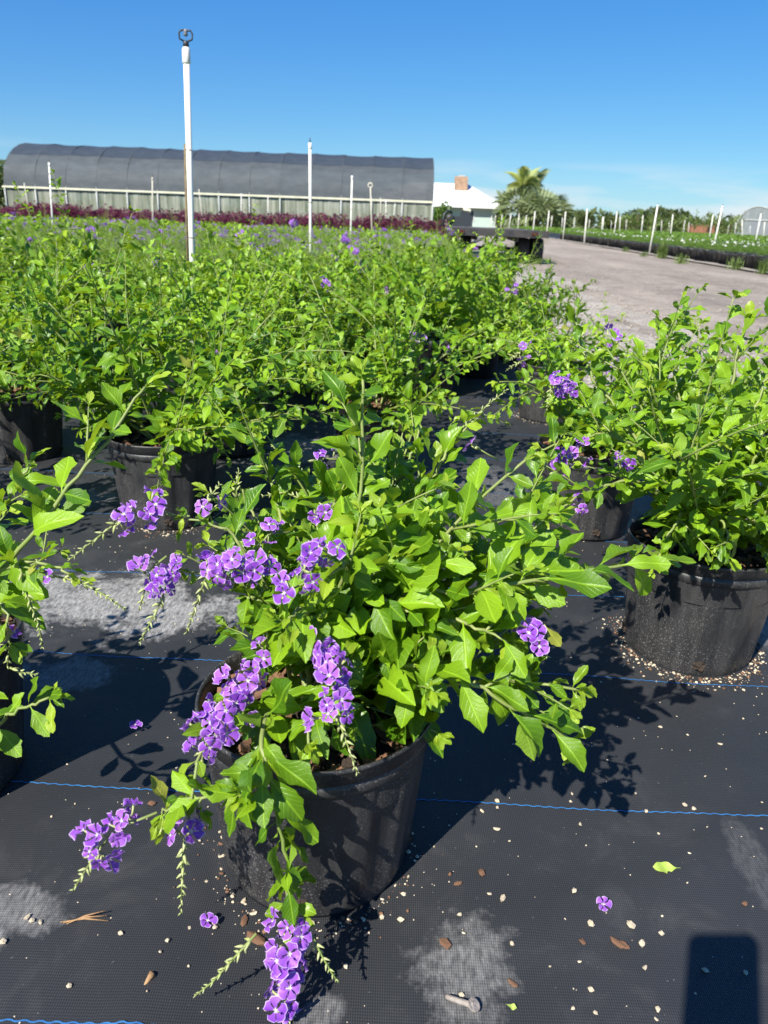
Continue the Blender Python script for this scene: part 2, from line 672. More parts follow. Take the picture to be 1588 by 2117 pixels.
def relief(x, y):
    a = np.clip((7 - y) / 3, 0, 1)
    return a * (.0025 * np.sin(5.1 * x + 1.3 * np.sin(3.3 * y)) + .003 * np.sin(4.3 * y + 1.1 + 2 * np.sin(2.1 * x)) + .0016 * np.sin(13 * x + 9 * y) + .0012 * np.sin(-17 * x + 12 * y) + .005 * np.exp(-((y - .62 - .35 * x + .03 * np.sin(7 * x)) / .02) ** 2) * (x > .1) + .004 * np.exp(-((y - 1.52 + .12 * x + .04 * np.sin(5 * x)) / .025) ** 2) + .004 * np.exp(-((x + .33 - .15 * y + .02 * np.sin(9 * y)) / .018) ** 2))


def sheet(name, xs, ys, fx, mat, z=0., hf=None):
    """grid sheet; fx(i-fraction, y) -> x"""
    V, F = [], []
    for y in ys:
        for x in xs:
            X = fx(x, y)
            V.append((X, y, z + (hf(X, y) if hf else 0)))
    n = len(xs)
    for j in range(len(ys) - 1):
        for i in range(n - 1):
            F.append((j * n + i, j * n + i + 1, (j + 1) * n + i + 1, (j + 1) * n + i))
    o = MB().add(V, F).build(name, mat)
    tag(o, kind='structure')
    return o


sheet('ground', np.linspace(-1500, 1500, 31), np.linspace(-60, 2400, 31), lambda x, y: x, M['ground'], -.03)
sheet('gravel_verge', np.linspace(0, 1, 8), np.concatenate([np.linspace(-2, 8, 40), np.linspace(9, 70, 30)]),
      lambda s, y: bed_edge(y) - .4 + s * (road_near(y) + .9 - bed_edge(y)), M['limestone'], -.012)


def rn_wavy(y):
    return road_near(y) + .16 * math.sin(1.7 * y) + .1 * math.sin(4.1 * y + 1) + .05 * math.sin(11 * y)


sheet('road', np.linspace(0, 1, 40), np.concatenate([np.linspace(-2, 12, 140), np.linspace(12.5, 120, 60)]),
      lambda s, y: rn_wavy(y) + s * (road_far(y) + .3 - rn_wavy(y)), M['road'], -.004,
      lambda X, y: .012 * math.sin(X * 2.3 + .4 * math.sin(y)) + .006 * math.sin(X * 7 + y))
sheet('limestone_kerb_strip', np.linspace(0, 1, 4), np.linspace(6, 75, 120),
      lambda s, y: road_far(y) + .02 + s * (.3 + .06 * math.sin(3 * y) + .04 * math.sin(7.3 * y)), M['limestone'], .02)

fys = np.concatenate([np.arange(.2, 4.0, .03), np.linspace(4.05, 48, 60)])
fxs = np.concatenate([np.linspace(-40, -2.2, 20), np.arange(-2.15, .9, .03)])


def fab_x(x, y):
    lim = bed_edge(y) + .05 + .03 * math.sin(3 * y)
    return x if x < -1 else -1 + (x + 1) / 1.9 * (lim + 1)


fabric = sheet('ground_fabric', fxs, fys, fab_x, M['fabric'], 0., lambda X, y: float(relief(X, y)))
# blue marking threads woven into the fabric
for k in range(14):
    y0 = .518 + .33 * k
    xs = np.arange(-2.6 - .35 * k, min(.95, bed_edge(y0)), .004 if k < 5 else .02)
    am = .0007
    yy = y0 - .025 * xs + .006 * np.sin(2.3 * xs + k) + am * np.sign(np.sin(xs * 2 * math.pi / .016))
    wdt = .0009
    Vt = []
    for x, y in zip(xs, yy):
        z = float(relief(x, y)) + .0012
        Vt += [(x, y - wdt, z), (x, y + wdt, z)]
    Ft = [(2 * i, 2 * i + 2, 2 * i + 3, 2 * i + 1) for i in range(len(xs) - 1)]
    MB().add(Vt, Ft).build('blue_thread', M['blue_thread'], fabric)

# ------------------------------------------------------------------ leaf and flower templates
def leaf_tpl(rows, seed, curve, fold, twist, wave, w0=.205, teeth=True):
    r = np.random.default_rng(seed)
    ts = np.concatenate([[0, .13], np.linspace(.22, 1, rows)])
    V, UV = [], []
    for i, tt in enumerate(ts):
        if tt < .14:
            w = .012
        else:
            q = (tt - .13) / .87
            w = w0 * (math.sin(math.pi * q ** 1.22) ** .95) + .008 if q < 1 else .004
            if teeth and q > .35 and q < .97:
                w *= 1.085 if i % 2 else .945
        zc = -curve * tt ** 1.8 + .03 * math.sin(tt * 6 + seed)
        a = twist * tt
        for sx_ in (-1, 0, 1):
            x = sx_ * w
            z = fold * abs(x) + (wave * math.sin(tt * 11 + sx_ * 1.7 + seed) * w * 2 if sx_ else 0)
            X, Z = x * math.cos(a) - z * math.sin(a), x * math.sin(a) + z * math.cos(a)
            yb = tt + (abs(sx_) * .018 if (teeth and .4 < tt < .97 and i % 2) else 0)
            V.append((X, yb * (1 - .18 * abs(curve) * tt), Z + zc))
            UV.append((.5 + .5 * sx_ * min(1, w / w0), tt))
    F = []
    for i in range(len(ts) - 1):
        b = i * 3
        F += [(b, b + 1, b + 4, b + 3), (b + 1, b + 2, b + 5, b + 4)]
    return np.array(V), F, np.array(UV)


LEAF_P = [(.15, .35, .15, .12), (.3, .25, -.25, .16), (.5, .5, .35, .14), (-.08, .3, -.4, .18), (.25, .8, .1, .12), (.75, .35, .25, .2), (.18, .15, -.2, .22), (.4, .65, -.5, .14)]
LEAVES = [leaf_tpl(9, i, *p) for i, p in enumerate(LEAF_P)]
LEAVES_MID = [leaf_tpl(4, i, *p, teeth=False, w0=.25) for i, p in enumerate(LEAF_P[:6])]
LEAVES_FAR = [leaf_tpl(2, i, *p, teeth=False, w0=.28) for i, p in enumerate(LEAF_P[:4])]


def floret_tpl(seed=3, cup=0., ruf=1.):
    V, F, UV = [], [], []
    r = np.random.default_rng(seed)
    for k in range(5):
        a0 = k * 2 * math.pi / 5
        b = len(V)
        size = (1.0 if k != 1 else 1.12) * r.uniform(.86, 1.1)
        a0 += r.normal(0, .07)
        V.append((0, 0, -.05)); UV.append((.5, 0))
        m, o = 3, 5
        for j in range(m):
            s = (j - 1)
            aa = a0 + s * .42
            rr = .52 * size
            V.append((rr * math.cos(aa), rr * math.sin(aa), .14 + cup * .5 - .05 * abs(s) + r.normal(0, .04))); UV.append((.5 + s * .25, .52))
        for j in range(o):
            s = (j - 2) / 2
            aa = a0 + s * .60
            rr = size * (1.0 - .17 * s * s + r.uniform(-.06, .06) - (.05 if j == 2 else 0))
            V.append((rr * math.cos(aa), rr * math.sin(aa), .02 + cup + ruf * r.uniform(-.28, .26))); UV.append((.5 + s * .5, 1))
        F += [(b, b + 1, b + 2), (b, b + 2, b + 3)]
        F += [(b + 1, b + 4, b + 5), (b + 1, b + 5, b + 2), (b + 2, b + 5, b + 6), (b + 2, b + 6, b + 7), (b + 2, b + 7, b + 3), (b + 3, b + 7, b + 8)]
    return np.array(V), F, np.array(UV)


FLT = floret_tpl()


def floret_mesh(tp):
    b = MB()
    b.add(tp[0], tp[1], 0, tp[2])
    b.tube([(0, 0, -.05), (.03, 0, -.6), (.1, 0, -1.0)], [.13, .11, .14], 5, 1)
    return b.mesh('flower', [M['petal'], M['bud']], True)


FLORETS = [floret_mesh(floret_tpl(*a)) for a in ((3, 0, 1.), (4, .25, 1.2), (5, -.3, 1.3), (6, .55, 1.), (7, .1, 1.5), (8, -.1, .8))]
FLORET = FLORETS[0]
BUD_V = None


def bud_shape(n=5):
    prof = [(.02, 0), (.5, .35), (.6, .8), (.35, 1.5), (.02, 2.0)]
    m = MB().lathe(prof, n)
    return np.concatenate(m.v), [tuple(x) for f in m.f for x in f]


BUDV, BUDF = bud_shape()


def basis(d, nrm):
    d = unit(d)
    nrm = np.asarray(nrm, float)
    nrm = nrm - d * (nrm @ d)
    if abs(nrm).max() < 1e-3:
        nrm = cross(d, [1., .3, .2])
    nrm = unit(nrm)
    return np.array([cross(d, nrm), d, nrm]).T


LEAF_MESH, YOUNG_MESH = [], []
for i, tp in enumerate(LEAVES):
    for lst, yg in ((LEAF_MESH, 0.), (YOUNG_MESH, 1.)):
        b = MB()
        b.add(tp[0], tp[1], 0, tp[2], tone=.5, young=yg)
        lst.append(b.mesh('leaf', M['leaf']))


class Skeleton:
    """stems, leaves and racemes of one shrub, in shrub-local metres"""
    def __init__(s, seed):
        s.r = np.random.default_rng(seed)
        s.stems = []      # list of lists of (pts, radii, young)
        s.leaves = []     # pos, R(3x3), length, young
        s.racemes = []    # pts, flower range, n

    def leaf(s, p, d, nrm, L, young=0.):
        s.leaves.append((np.array(p), basis(d, nrm), L, young))

    def clothe(s, P, Lfun, gap, group, branch=0., blen=.1, start=.12, ang0=None, young_tip=True, depth=0, maxgap=None):
        """leaves in opposite pairs along the polyline P"""
        r = s.r
        seg = np.linalg.norm(np.diff(P, axis=0), axis=1)
        cum = np.concatenate([[0], np.cumsum(seg)])
        tot = cum[-1]
        q = start * tot
        a = r.uniform(0, 6.28) if ang0 is None else ang0
        while q < tot:
            tt = q / tot
            p = np.array([np.interp(q, cum, P[:, k]) for k in range(3)])
            i = min(len(seg) - 1, int(np.searchsorted(cum, q)) - 1 if q > 0 else 0)
            d = unit(P[i + 1] - P[i])
            u = unit(cross(d, [0, 0, 1.]) + 1e-4)
            w = cross(u, d)
            nleaf = 2 if r.random() < .85 else 3
            for k in range(nleaf):
                aa = a + k * 2 * math.pi / nleaf + r.normal(0, .25)
                side = math.cos(aa) * u + math.sin(aa) * w
                ld = unit(side * 1.0 + d * r.uniform(.4, 1.2) + np.array([0, 0, r.uniform(-.2, .5)]))
                nm = np.array([0, 0, 1.]) + d * -.15 + r.normal(0, .38, 3) + .6 * np.array(SUN_DIR)
                L = Lfun(tt) * r.uniform(.6, 1.22)
                s.leaf(p, ld, nm, L, max(0, (tt - .75) * 3.0) * r.random() if young_tip else 0)
                # small axillary leaves
                if r.random() < .3:
                    s.leaf(p + d * .003, unit(side * .6 + d + r.normal(0, .3, 3)), nm, L * r.uniform(.3, .55), r.uniform(.2, .8))
            if branch and r.random() < branch and tt < .9:
                bd = unit(d * .8 + (math.cos(a + 1.5) * u + math.sin(a + 1.5) * w) * .9 + np.array([0, 0, .35]))
                s.grow(p, bd, blen * r.uniform(.5, 1.25), group, .0016, droop=1.2, L0=Lfun(tt) * .85, gap=gap * .8, depth=depth + 1, branch=0)
            a += math.pi / 2 + r.normal(0, .2)
            q += gap * r.uniform(.75, 1.3)
        # tip rosette
        d = unit(P[-1] - P[-2])
        for k in range(4):
            rd = unit(d * 1.0 + r.normal(0, .55, 3))
            s.leaf(P[-1], rd, [0, 0, 1.] + r.normal(0, .4, 3), Lfun(1.) * r.uniform(.5, .9), r.uniform(.4, 1))

    def grow(s, p, d, L, group, r0, droop=1.0, L0=.05, gap=.028, depth=0, branch=.35, noise=.5, leafstart=.15):
        r = s.r
        n = max(4, int(L / .025))
        ds = L / n
        P = [np.array(p)]
        d = unit(d)
        for i in range(n):
            d = unit(d + ds * (np.array([0, 0, -1.]) * droop * (.3 + i / n) * 2 + r.normal(0, noise * 2.2, 3)))
            P.append(P[-1] + d * ds)
            if P[-1][2] < .02:
                P[-1][2] = .02
        P = np.array(P)
        group.append((P, np.linspace(r0, r0 * .45, len(P)), 0.))
        s.clothe(P, lambda tt: L0 * (1.08 - .55 * tt * tt), gap, group, branch, L * .45, leafstart, depth=depth)
        return P

    def manual(s, pts, r0=.003, L0=.06, gap=.03, branch=.3, blen=.1, start=.12, taper=.45):
        """stem through given points"""
        pts = np.array(pts, float)
        n = len(pts)
        tt = np.linspace(0, n - 1, (n - 1) * 8 + 1)
        P = []
        for x in tt:                      # Catmull-Rom
            i = min(n - 2, int(x)); f = x - i
            p0, p1, p2, p3 = pts[max(0, i - 1)], pts[i], pts[i + 1], pts[min(n - 1, i + 2)]
            P.append(.5 * ((2 * p1) + (-p0 + p2) * f + (2 * p0 - 5 * p1 + 4 * p2 - p3) * f * f + (-p0 + 3 * p1 - 3 * p2 + p3) * f ** 3))
        P = np.array(P)
        P[1:-1] += s.r.normal(0, .0016, P[1:-1].shape)
        group = [(P, np.linspace(r0, r0 * taper, len(P)), 0.)]
        if L0 > 0:
            s.clothe(P, lambda t_: L0 * (1.1 - .5 * t_ * t_), gap, group, branch, blen, start)
        s.stems.append(group)
        return P

    def raceme(s, pts, f0, f1, n, size=.0095):
        s.racemes.append((np.array(pts, float), f0, f1, n, size))

    def bush(s, nst=12, *a_, back=False, **k_):
        s._bush(nst, *a_, back=back, **k_)

    def _bush(s, nst, height=.34, spread=.24, L0=.06, z0=.2, droop=1.0, gap=.036, branch=.4, lean=(0, 0), back=False, up=0.):
        r = s.r
        for k in range(nst):
            az = k * 2.4 + r.normal(0, .25)
            el = r.uniform(.25 + up, 1.25)
            if back:
                az = -.25 + 2.5 * (k + .5) / nst + r.normal(0, .15)
                el = r.uniform(.55, 1.35)
            d = np.array([math.cos(az) * math.cos(el) + lean[0], math.sin(az) * math.cos(el) + lean[1], math.sin(el) * 1.0])
            L = (height * math.sin(el) + spread * math.cos(el)) * r.uniform(.8, 1.25)
            g = []
            s.grow([math.cos(az) * .02, math.sin(az) * .02, z0], d, L, g, .0032, droop=droop, L0=L0, gap=gap, branch=branch)
            s.stems.append(g)

    def random_racemes(s, n, size=.0095, flowers=10):
        r = s.r
        tips = [g[0][0] for g in s.stems]
        for k in range(n):
            P = tips[r.integers(len(tips))]
            p = P[-1] if r.random() < .6 else P[len(P) * 2 // 3]
            d = unit(P[-1] - P[-3] + np.array([P[-1][0], P[-1][1], 0]) * .5)
            q = [p]
            for i in range(5):
                d = unit(d + np.array([0, 0, -.22]) + r.normal(0, .08, 3))
                q.append(q[-1] + d * r.uniform(.015, .026))
            s.raceme(q, .15, .7, int(flowers * r.uniform(.5, 1.3)), size)


def raceme_build(sk, parent, florets=True, far=False):
    """each raceme: axis with buds, and its flowers"""
    r = sk.r
    for (P, f0, f1, n, size) in sk.racemes:
        seg = np.linalg.norm(np.diff(P, axis=0), axis=1)
        cum = np.concatenate([[0], np.cumsum(seg)])
        tot = cum[-1]
        b = MB()
        b.tube(P, np.linspace(.0014, .0007, len(P)), 5, 0)
        at = lambda q: np.array([np.interp(q, cum, P[:, k]) for k in range(3)])
        q = f1 * tot * .9
        side = 0
        while q < tot:
            p = at(q)
            d = unit(at(min(tot, q + .004)) - at(max(0, q - .004)))
            fr = (q / tot - f1) / (1 - f1 + 1e-6)
            sz = .0030 * (1.15 - .75 * max(0, fr))
            for k in range(2):
                aa = side * 1.57 + k * math.pi + r.normal(0, .3)
                u = unit(cross(d, [.2, .1, 1.])); w = cross(u, d)
                bd = unit(d * .9 + math.cos(aa) * u + math.sin(aa) * w)
                Bm = basis(bd, [0, .1, 1.])
                B3 = np.stack([Bm[:, 0], Bm[:, 2], Bm[:, 1]], 1)
                b.add((BUDV * [sz * .9, sz * .9, sz * 1.6]) @ B3.T + p, BUDF, 1)
            side += 1
            q += .0075 * (1.1 - .45 * max(0, fr))
        o = b.build('flower_cluster', [M['stem'], M['bud']], parent)
        if not n: 
            continue
        fb = MB()
        n = max(1, int(round(n * .66)))
        for k in range(n):
            q = (f0 + (f1 - f0) * (k + r.random()) / n) * tot
            p = at(q)
            d = unit(at(min(tot, q + .004)) - at(max(0, q - .004)))
            aa = k * 2.4 + r.normal(0, .4)
            u = unit(cross(d, [.2, .1, 1.])); w = cross(u, d)
            out = unit(math.cos(aa) * u + math.sin(aa) * w + np.array([-.15, -.45, .5]))
            if not far:
                out = unit(out + np.array([0, -.2, .12]) + r.normal(0, .25, 3))
            S = size * r.uniform(.78, 1.22)
            Bm = basis(unit(cross(out, [.3, .5, .7])), out)
            Rz = Matrix.Rotation(r.uniform(0, 6.28), 3, 'Z')
            R3 = Bm @ np.array(Rz)
            c = p + out * S * r.uniform(.9, 2.1)
            if florets:
                M4 = Matrix.Identity(4)
                for i in range(3):
                    for j in range(3):
                        M4[i][j] = R3[i][j] * S
                    M4[i][3] = c[i]
                link('flower', FLORETS[int(r.integers(len(FLORETS)))], o, M4)
            else:
                fb.add((FLT[0] * S) @ R3.T + c, FLT[1], 0, FLT[2])
        if not florets:
            fb.build('flowers', M['petal'], o)


def leaf_matrix(p, R, L):
    M4 = Matrix.Identity(4)
    for i in range(3):
        for j in range(3):
            M4[i][j] = R[i][j] * L
        M4[i][3] = p[i]
    return M4


def vbasis(D, N):
    """rows of directions and rough normals -> (n,3,3) leaf frames"""
    D = D / (np.linalg.norm(D, axis=1)[:, None] + 1e-9)
    N = N - D * np.sum(N * D, 1)[:, None]
    N = N / (np.linalg.norm(N, axis=1)[:, None] + 1e-9)
    return np.stack([np.cross(D, N), D, N], 2)


DIAMOND = (np.array([[0, 0, 0], [.3, .45, .08], [0, 1, -.05], [-.3, .45, .08]]), [(0, 1, 2, 3)])


def join_leaves(sk, leaves, tpls, mat, name, parent):
    b = MB()
    r = sk.r
    which = r.integers(len(tpls), size=len(leaves))
    for k, tp in enumerate(tpls):
        L = [leaves[i] for i in np.nonzero(which == k)[0]]
        if L:
            b.scatter(tp[0], tp[1], [x[1] * x[2] for x in L], [x[0] for x in L], r.random(len(L)), np.array([x[3] for x in L]), tp[2])
    return tag(b.build(name, mat, parent), kind='stuff')


def stems_build(sk, parent, single=True, n=6):
    if single:
        b = MB()
        for g in sk.stems:
            for (P, rr, _) in g:
                b.tube(P, rr, n, 0)
        b.build('stems', M['stem'], parent)
    else:
        for g in sk.stems:
            b = MB()
            for (P, rr, _) in g:
                b.tube(P, rr, n, 0)
            b.build('stem', M['stem'], parent)


POT_H, POT_R, POT_B = .228, .140, .112


def pot_parts():
    k = lambda z: POT_B + (POT_R - .009 - POT_B) * z / .195
    rib = lambda a, z: 1 + (.02 * np.clip(np.cos(a * 12) * 2.2, -1, 1) if .012 < z < .19 else 0) * np.ones_like(a)
    b = MB()
    prof = [(.004, .006), (POT_B - .012, .004), (POT_B - .002, .0), (POT_B, .006), (k(.02), .02), (k(.08), .08), (k(.14), .14), (k(.183), .183), (k(.19) + .001, .191)]
    b.lathe(prof, 120, wob=rib)
    body = b.mesh('pot', M['pot'])
    r = POT_R
    b = MB()
    b.lathe([(k(.19), .186), (r - .006, .189), (r - .0045, .196), (r - .0045, .203), (r - .0065, .2045), (r - .0065, .206), (r - .002, .208), (r - .002, .222), (r - .0005, .2235),
             (r, .226), (r - .0015, .2282), (r - .004, .2275), (r - .0062, .22), (r - .009, .2), (r - .0125, .15)], 96)
    rim = b.mesh('rim', M['pot'])
    b = MB()
    n = 40
    rs = np.linspace(0, r - .010, 12)
    V = [(0, 0, .2)]
    F = []
    rr = np.random.default_rng(5)
    for i, q in enumerate(rs[1:]):
        for j in range(n):
            a = j / n * 2 * math.pi
            V.append((q * math.cos(a), q * math.sin(a), .197 + rr.normal(0, .0035) - .004 * (i == len(rs) - 2)))
    for j in range(n):
        F.append((0, 1 + j, 1 + (j + 1) % n))
    for i in range(len(rs) - 2):
        for j in range(n):
            j2 = (j + 1) % n
            F.append((1 + i * n + j, 1 + (i + 1) * n + j, 1 + (i + 1) * n + j2, 1 + i * n + j2))
    b.add(V, F)
    soil = b.mesh('soil', M['soil'], False)
    b = MB()
    for i in range(170):
        a, q = rr.uniform(0, 6.28), (POT_R - .014) * math.sqrt(rr.random())
        R = np.array(Matrix.Rotation(rr.uniform(0, 6.28), 3, 'Z') @ Matrix.Rotation(rr.normal(0, .4), 3, 'X') @ Matrix.Rotation(rr.normal(0, .4), 3, 'Y'))
        b.box((q * math.cos(a), q * math.sin(a), .203 + rr.uniform(0, .006)), (rr.uniform(.006, .026), rr.uniform(.004, .011), rr.uniform(.002, .005)), R)
    bark = b.mesh('bark_mulch', M['bark'], False)
    b = MB()
    V = [(0, .004, 0)]
    F = []
    for i, q in enumerate((.005, .009, .0125)):
        for j in range(14):
            a = j / 14 * 2 * math.pi
            V.append((q * math.cos(a), (.004, .003, -.002)[i] + rr.normal(0, .0012), q * math.sin(a)))
    for j in range(14):
        F.append((0, 1 + j, 1 + (j + 1) % 14))
        for i in range(2):
            F.append((1 + i * 14 + j, 1 + (i + 1) * 14 + j, 1 + (i + 1) * 14 + (j + 1) % 14, 1 + i * 14 + (j + 1) % 14))
    b.add(V, F)
    hole = b.mesh('drain_hole', M['soil'], False)
    return body, rim, soil, bark, hole, k


POT_ME, RIM_ME, SOIL_ME, BARK_ME, HOLE_ME, POT_RAD = pot_parts()
lo = MB()
lo.lathe([(.02, .003), (POT_B, .0), (POT_R - .008, .19), (POT_R - .003, .192), (POT_R - .003, .205), (POT_R, .208), (POT_R, .226), (POT_R - .006, .228), (POT_R - .01, .2), (.002, .196)], 28)
POT_LOW = lo.mesh('pot', M['pot'])


def make_pot(root, hole_az=-1.6):
    p = link('pot', POT_ME, root)
    p.rotation_euler = (0, 0, hole_az)
    link('rim', RIM_ME, p)
    for k in range(4):
        a = k * math.pi / 2
        rr = POT_RAD(.026) + .0012
        M4 = Matrix.Rotation(a - math.pi / 2, 4, 'Z') @ Matrix.Translation((0, rr, .027))
        link('drain_hole', HOLE_ME, p, M4)
    s = link('soil', SOIL_ME, root)
    tag(link('bark_mulch', BARK_ME, s), kind='stuff')


yl = MB(); yl.add(*LEAVES[0][:2], 0, LEAVES[0][2]); YL = yl.mesh('leaf', M['yellow_leaf'])


def finish_near(sk, root, nobj=300, mats=None):
    """near shrub: each visible leaf its own object, inner rest joined"""
    base = np.array(root.location)
    cpos = np.array([0, 0, CAM_H])
    cen = np.array([0, 0, .32])
    sc = []
    for (p, R, L, yg) in sk.leaves:
        w = p + base
        d = np.linalg.norm(w - cpos)
        q = pix(w)
        vis = 1. if q and -60 < q[0] < 1650 and -60 < q[1] < 2180 else .1
        out = (p - cen) @ unit(cpos - base - cen)
        sc.append(vis * L / d * (1 + 2.2 * max(-.3, out / .25)))
    order = np.argsort(sc)[::-1]
    top = set(order[:nobj].tolist())
    rest = []
    for i, lf in enumerate(sk.leaves):
        if i in top:
            p, R, L, yg = lf
            k = int(sk.r.integers(len(LEAF_MESH)))
            me = (YOUNG_MESH if yg > .45 else LEAF_MESH)[k]
            if sk.r.random() < .007 and L < .06:
                me = YL
            link('leaf', me, root, leaf_matrix(p, R, L))
        else:
            rest.append(lf)
    if rest:
        join_leaves(sk, rest, LEAVES, M['leaf'], 'foliage', root)
    raceme_build(sk, root)


FGROUP = 'potted purple-flowered shrubs in the front bed'

# ------------------------------------------------------------------ the shrub in the foreground
MAIN = np.array([-.07, .765, 0])
root = empty('potted_shrub', MAIN)
tag(root, 'nearest potted shrub with purple flowers trailing over its black pot in the foreground', 'potted shrub', FGROUP)
make_pot(root, -1.62)
sk = Skeleton(11)


def pts(*a):
    return [spot(*p) - MAIN for p in a]


# upright and arching stems
sk.manual(pts((650, 1440, .77), (705, 1250, .78), (742, 1050, .80), (750, 785, .82)), .0034, .062, .036, .35, .1, .25)
P = sk.manual(pts((660, 1440, .78), (820, 1150, .85), (900, 980, .88), (960, 880, .9)), .0034, .064, .034, .35, .1, .25)
sk.raceme(pts((930, 930, .89), (975, 870, .9), (1010, 835, .91), (1048, 806, .92)), 0, .1, 0)
sk.manual(pts((650, 1430, .77), (800, 1245, .73), (1000, 1222, .72), (1170, 1190, .74), (1350, 1158, .80)), .0034, .074, .026, .35, .09, .12)
sk.manual(pts((680, 1440, .75), (860, 1375, .67), (1040, 1448, .65), (1180, 1530, .66)), .003, .066, .026, .2, .06, .22)
sk.manual(pts((600, 1460, .74), (545, 1490, .635), (552, 1600, .585), (590, 1780, .575), (604, 1905, .565)), .003, .056, .0175, .25, .04, .1)
sk.manual(pts((556, 1640, .58), (470, 1640, .565), (400, 1658, .555), (335, 1682, .55)), .0022, .046, .018, .1, .03, .1)
sk.manual(pts((620, 1420, .77), (560, 1345, .70), (510, 1420, .65), (440, 1500, .615), (405, 1600, .58)), .0026, .045, .034, .1, .05, .3)
sk.manual(pts((630, 1400, .78), (560, 1230, .77), (480, 1110, .77), (380, 1068, .77)), .0026, .038, .03, .1, .05, .3)
sk.manual(pts((630, 1400, .77), (560, 1260, .73), (470, 1190, .72), (380, 1180, .72)), .0026, .038, .03, .1, .05, .3)
sk.manual(pts((640, 1400, .8), (600, 1180, .84), (520, 1060, .87), (492, 1000, .88)), .0026, .04, .03, .2, .06, .25)
sk.manual(pts((650, 1400, .82), (660, 1150, .88), (640, 1020, .92), (600, 990, .94)), .003, .064, .026, .4, .1, .25)
sk.manual(pts((660, 1400, .82), (780, 1100, .92), (850, 940, .97), (870, 880, .99)), .003, .07, .025, .45, .1, .25)
sk.manual(pts((670, 1400, .8), (880, 1180, .85), (1010, 1090, .9), (1130, 1060, .93)), .003, .074, .026, .45, .12, .2)
sk.manual(pts((670, 1420, .77), (860, 1300, .72), (960, 1290, .70), (1050, 1330, .69)), .003, .066, .025, .4, .08, .2)
sk.manual(pts((660, 1420, .76), (720, 1265, .72), (800, 1240, .70), (890, 1300, .68)), .003, .068, .024, .45, .08, .15)
sk.manual(pts((640, 1430, .76), (640, 1280, .69), (610, 1265, .66), (595, 1300, .64)), .003, .066, .024, .45, .07, .15)
sk.manual(pts((620, 1420, .77), (570, 1290, .73), (530, 1240, .72), (515, 1235, .715)), .003, .05, .028, .3, .05, .3)
sk.manual(pts((650, 1420, .77), (700, 1230, .72), (720, 1170, .69), (680, 1190, .66)), .003, .068, .024, .45, .08, .15)
sk.manual(pts((650, 1420, .77), (800, 1150, .80), (880, 1080, .80), (960, 1100, .80)), .003, .074, .024, .45, .1, .15)
sk.manual(pts((640, 1450, .74), (640, 1470, .66), (630, 1500, .63), (640, 1540, .615)), .0026, .05, .024, .3, .05, .2)
sk.manual(pts((650, 1420, .79), (730, 1200, .86), (780, 1050, .90), (800, 960, .92)), .003, .072, .025, .45, .1, .2)
sk.manual(pts((650, 1420, .79), (680, 1200, .82), (690, 1060, .84), (710, 960, .86)), .003, .068, .025, .45, .1, .2)
sk.manual(pts((650, 1420, .79), (900, 1240, .80), (1040, 1150, .84), (1120, 1130, .88)), .003, .076, .026, .45, .1, .2)
sk.bush(12, .28, .17, .066, .2, .8, .034, .45, back=True)
# racemes: flowers then a tail of buds
sk.raceme(pts((603, 1900, .565), (600, 1960, .555), (592, 2030, .545), (588, 2085, .535), (600, 2112, .53)), .03, .92, 40, .0108)
sk.raceme(pts((530, 1930, .555), (480, 1985, .545), (440, 2030, .54), (402, 2060, .535)), 0, .1, 0)
sk.raceme(pts((640, 1925, .56), (665, 1975, .55), (685, 2010, .545), (700, 2032, .54)), 0, .1, 0)
sk.raceme(pts((325, 1680, .55), (250, 1710, .545), (205, 1755, .54), (150, 1842, .53)), .2, .62, 17, .0098)
sk.raceme(pts((408, 1575, .565), (390, 1690, .555), (380, 1760, .552), (374, 1892, .55)), .28, .52, 7)
sk.raceme(pts((505, 1420, .65), (450, 1480, .62), (425, 1540, .60), (410, 1600, .585)), .0, .85, 28, .0104)
sk.raceme(pts((555, 1360, .68), (530, 1390, .665), (505, 1420, .65), (490, 1450, .64)), .0, .95, 14, .010)
sk.raceme(pts((375, 1068, .77), (300, 1055, .765), (235, 1085, .755), (140, 1160, .74)), .1, .52, 17)
sk.raceme(pts((560, 1185, .73), (490, 1170, .72), (430, 1180, .715), (385, 1310, .70)), .0, .5, 26, .0105)
sk.raceme(pts((385, 1160, .72), (350, 1190, .71), (335, 1240, .705), (290, 1328, .69)), .05, .5, 13)
sk.raceme(pts((345, 1150, .735), (318, 1170, .73), (305, 1200, .725), (288, 1262, .72)), .1, .55, 7)
sk.raceme(pts((600, 1100, .80), (555, 1105, .79), (540, 1125, .785), (525, 1150, .78)), .1, .8, 6)
sk.raceme(pts((440, 1080, .80), (425, 1045, .81), (440, 1020, .815), (455, 1000, .82)), .2, .6, 4)
sk.raceme(pts((492, 1035, .87), (488, 1010, .875), (494, 970, .88)), 0, .1, 0)
sk.raceme(pts((640, 1040, .9), (590, 1018, .91), (540, 1026, .92)), 0, .1, 0)
sk.raceme(pts((640, 1000, .93), (600, 960, .94), (560, 918, .95)), 0, .1, 0)
sk.raceme(pts((700, 1150, .68), (665, 1150, .665), (640, 1150, .66), (620, 1165, .655)), .0, .95, 12, .0095)
sk.raceme(pts((660, 1190, .655), (640, 1200, .65), (610, 1215, .645), (580, 1230, .64)), .0, .95, 11, .0095)
sk.raceme(pts((680, 1330, .64), (690, 1390, .62), (690, 1460, .605), (715, 1530, .59), (740, 1602, .58)), .08, .6, 26, .0102)
sk.raceme(pts((668, 1320, .645), (660, 1335, .64), (655, 1350, .64)), .1, .9, 4)
sk.raceme(pts((690, 1080, .83), (676, 1058, .825), (670, 1045, .82)), .1, .9, 4)
sk.raceme(pts((700, 950, .9), (670, 948, .9), (640, 955, .9)), .2, .9, 5)
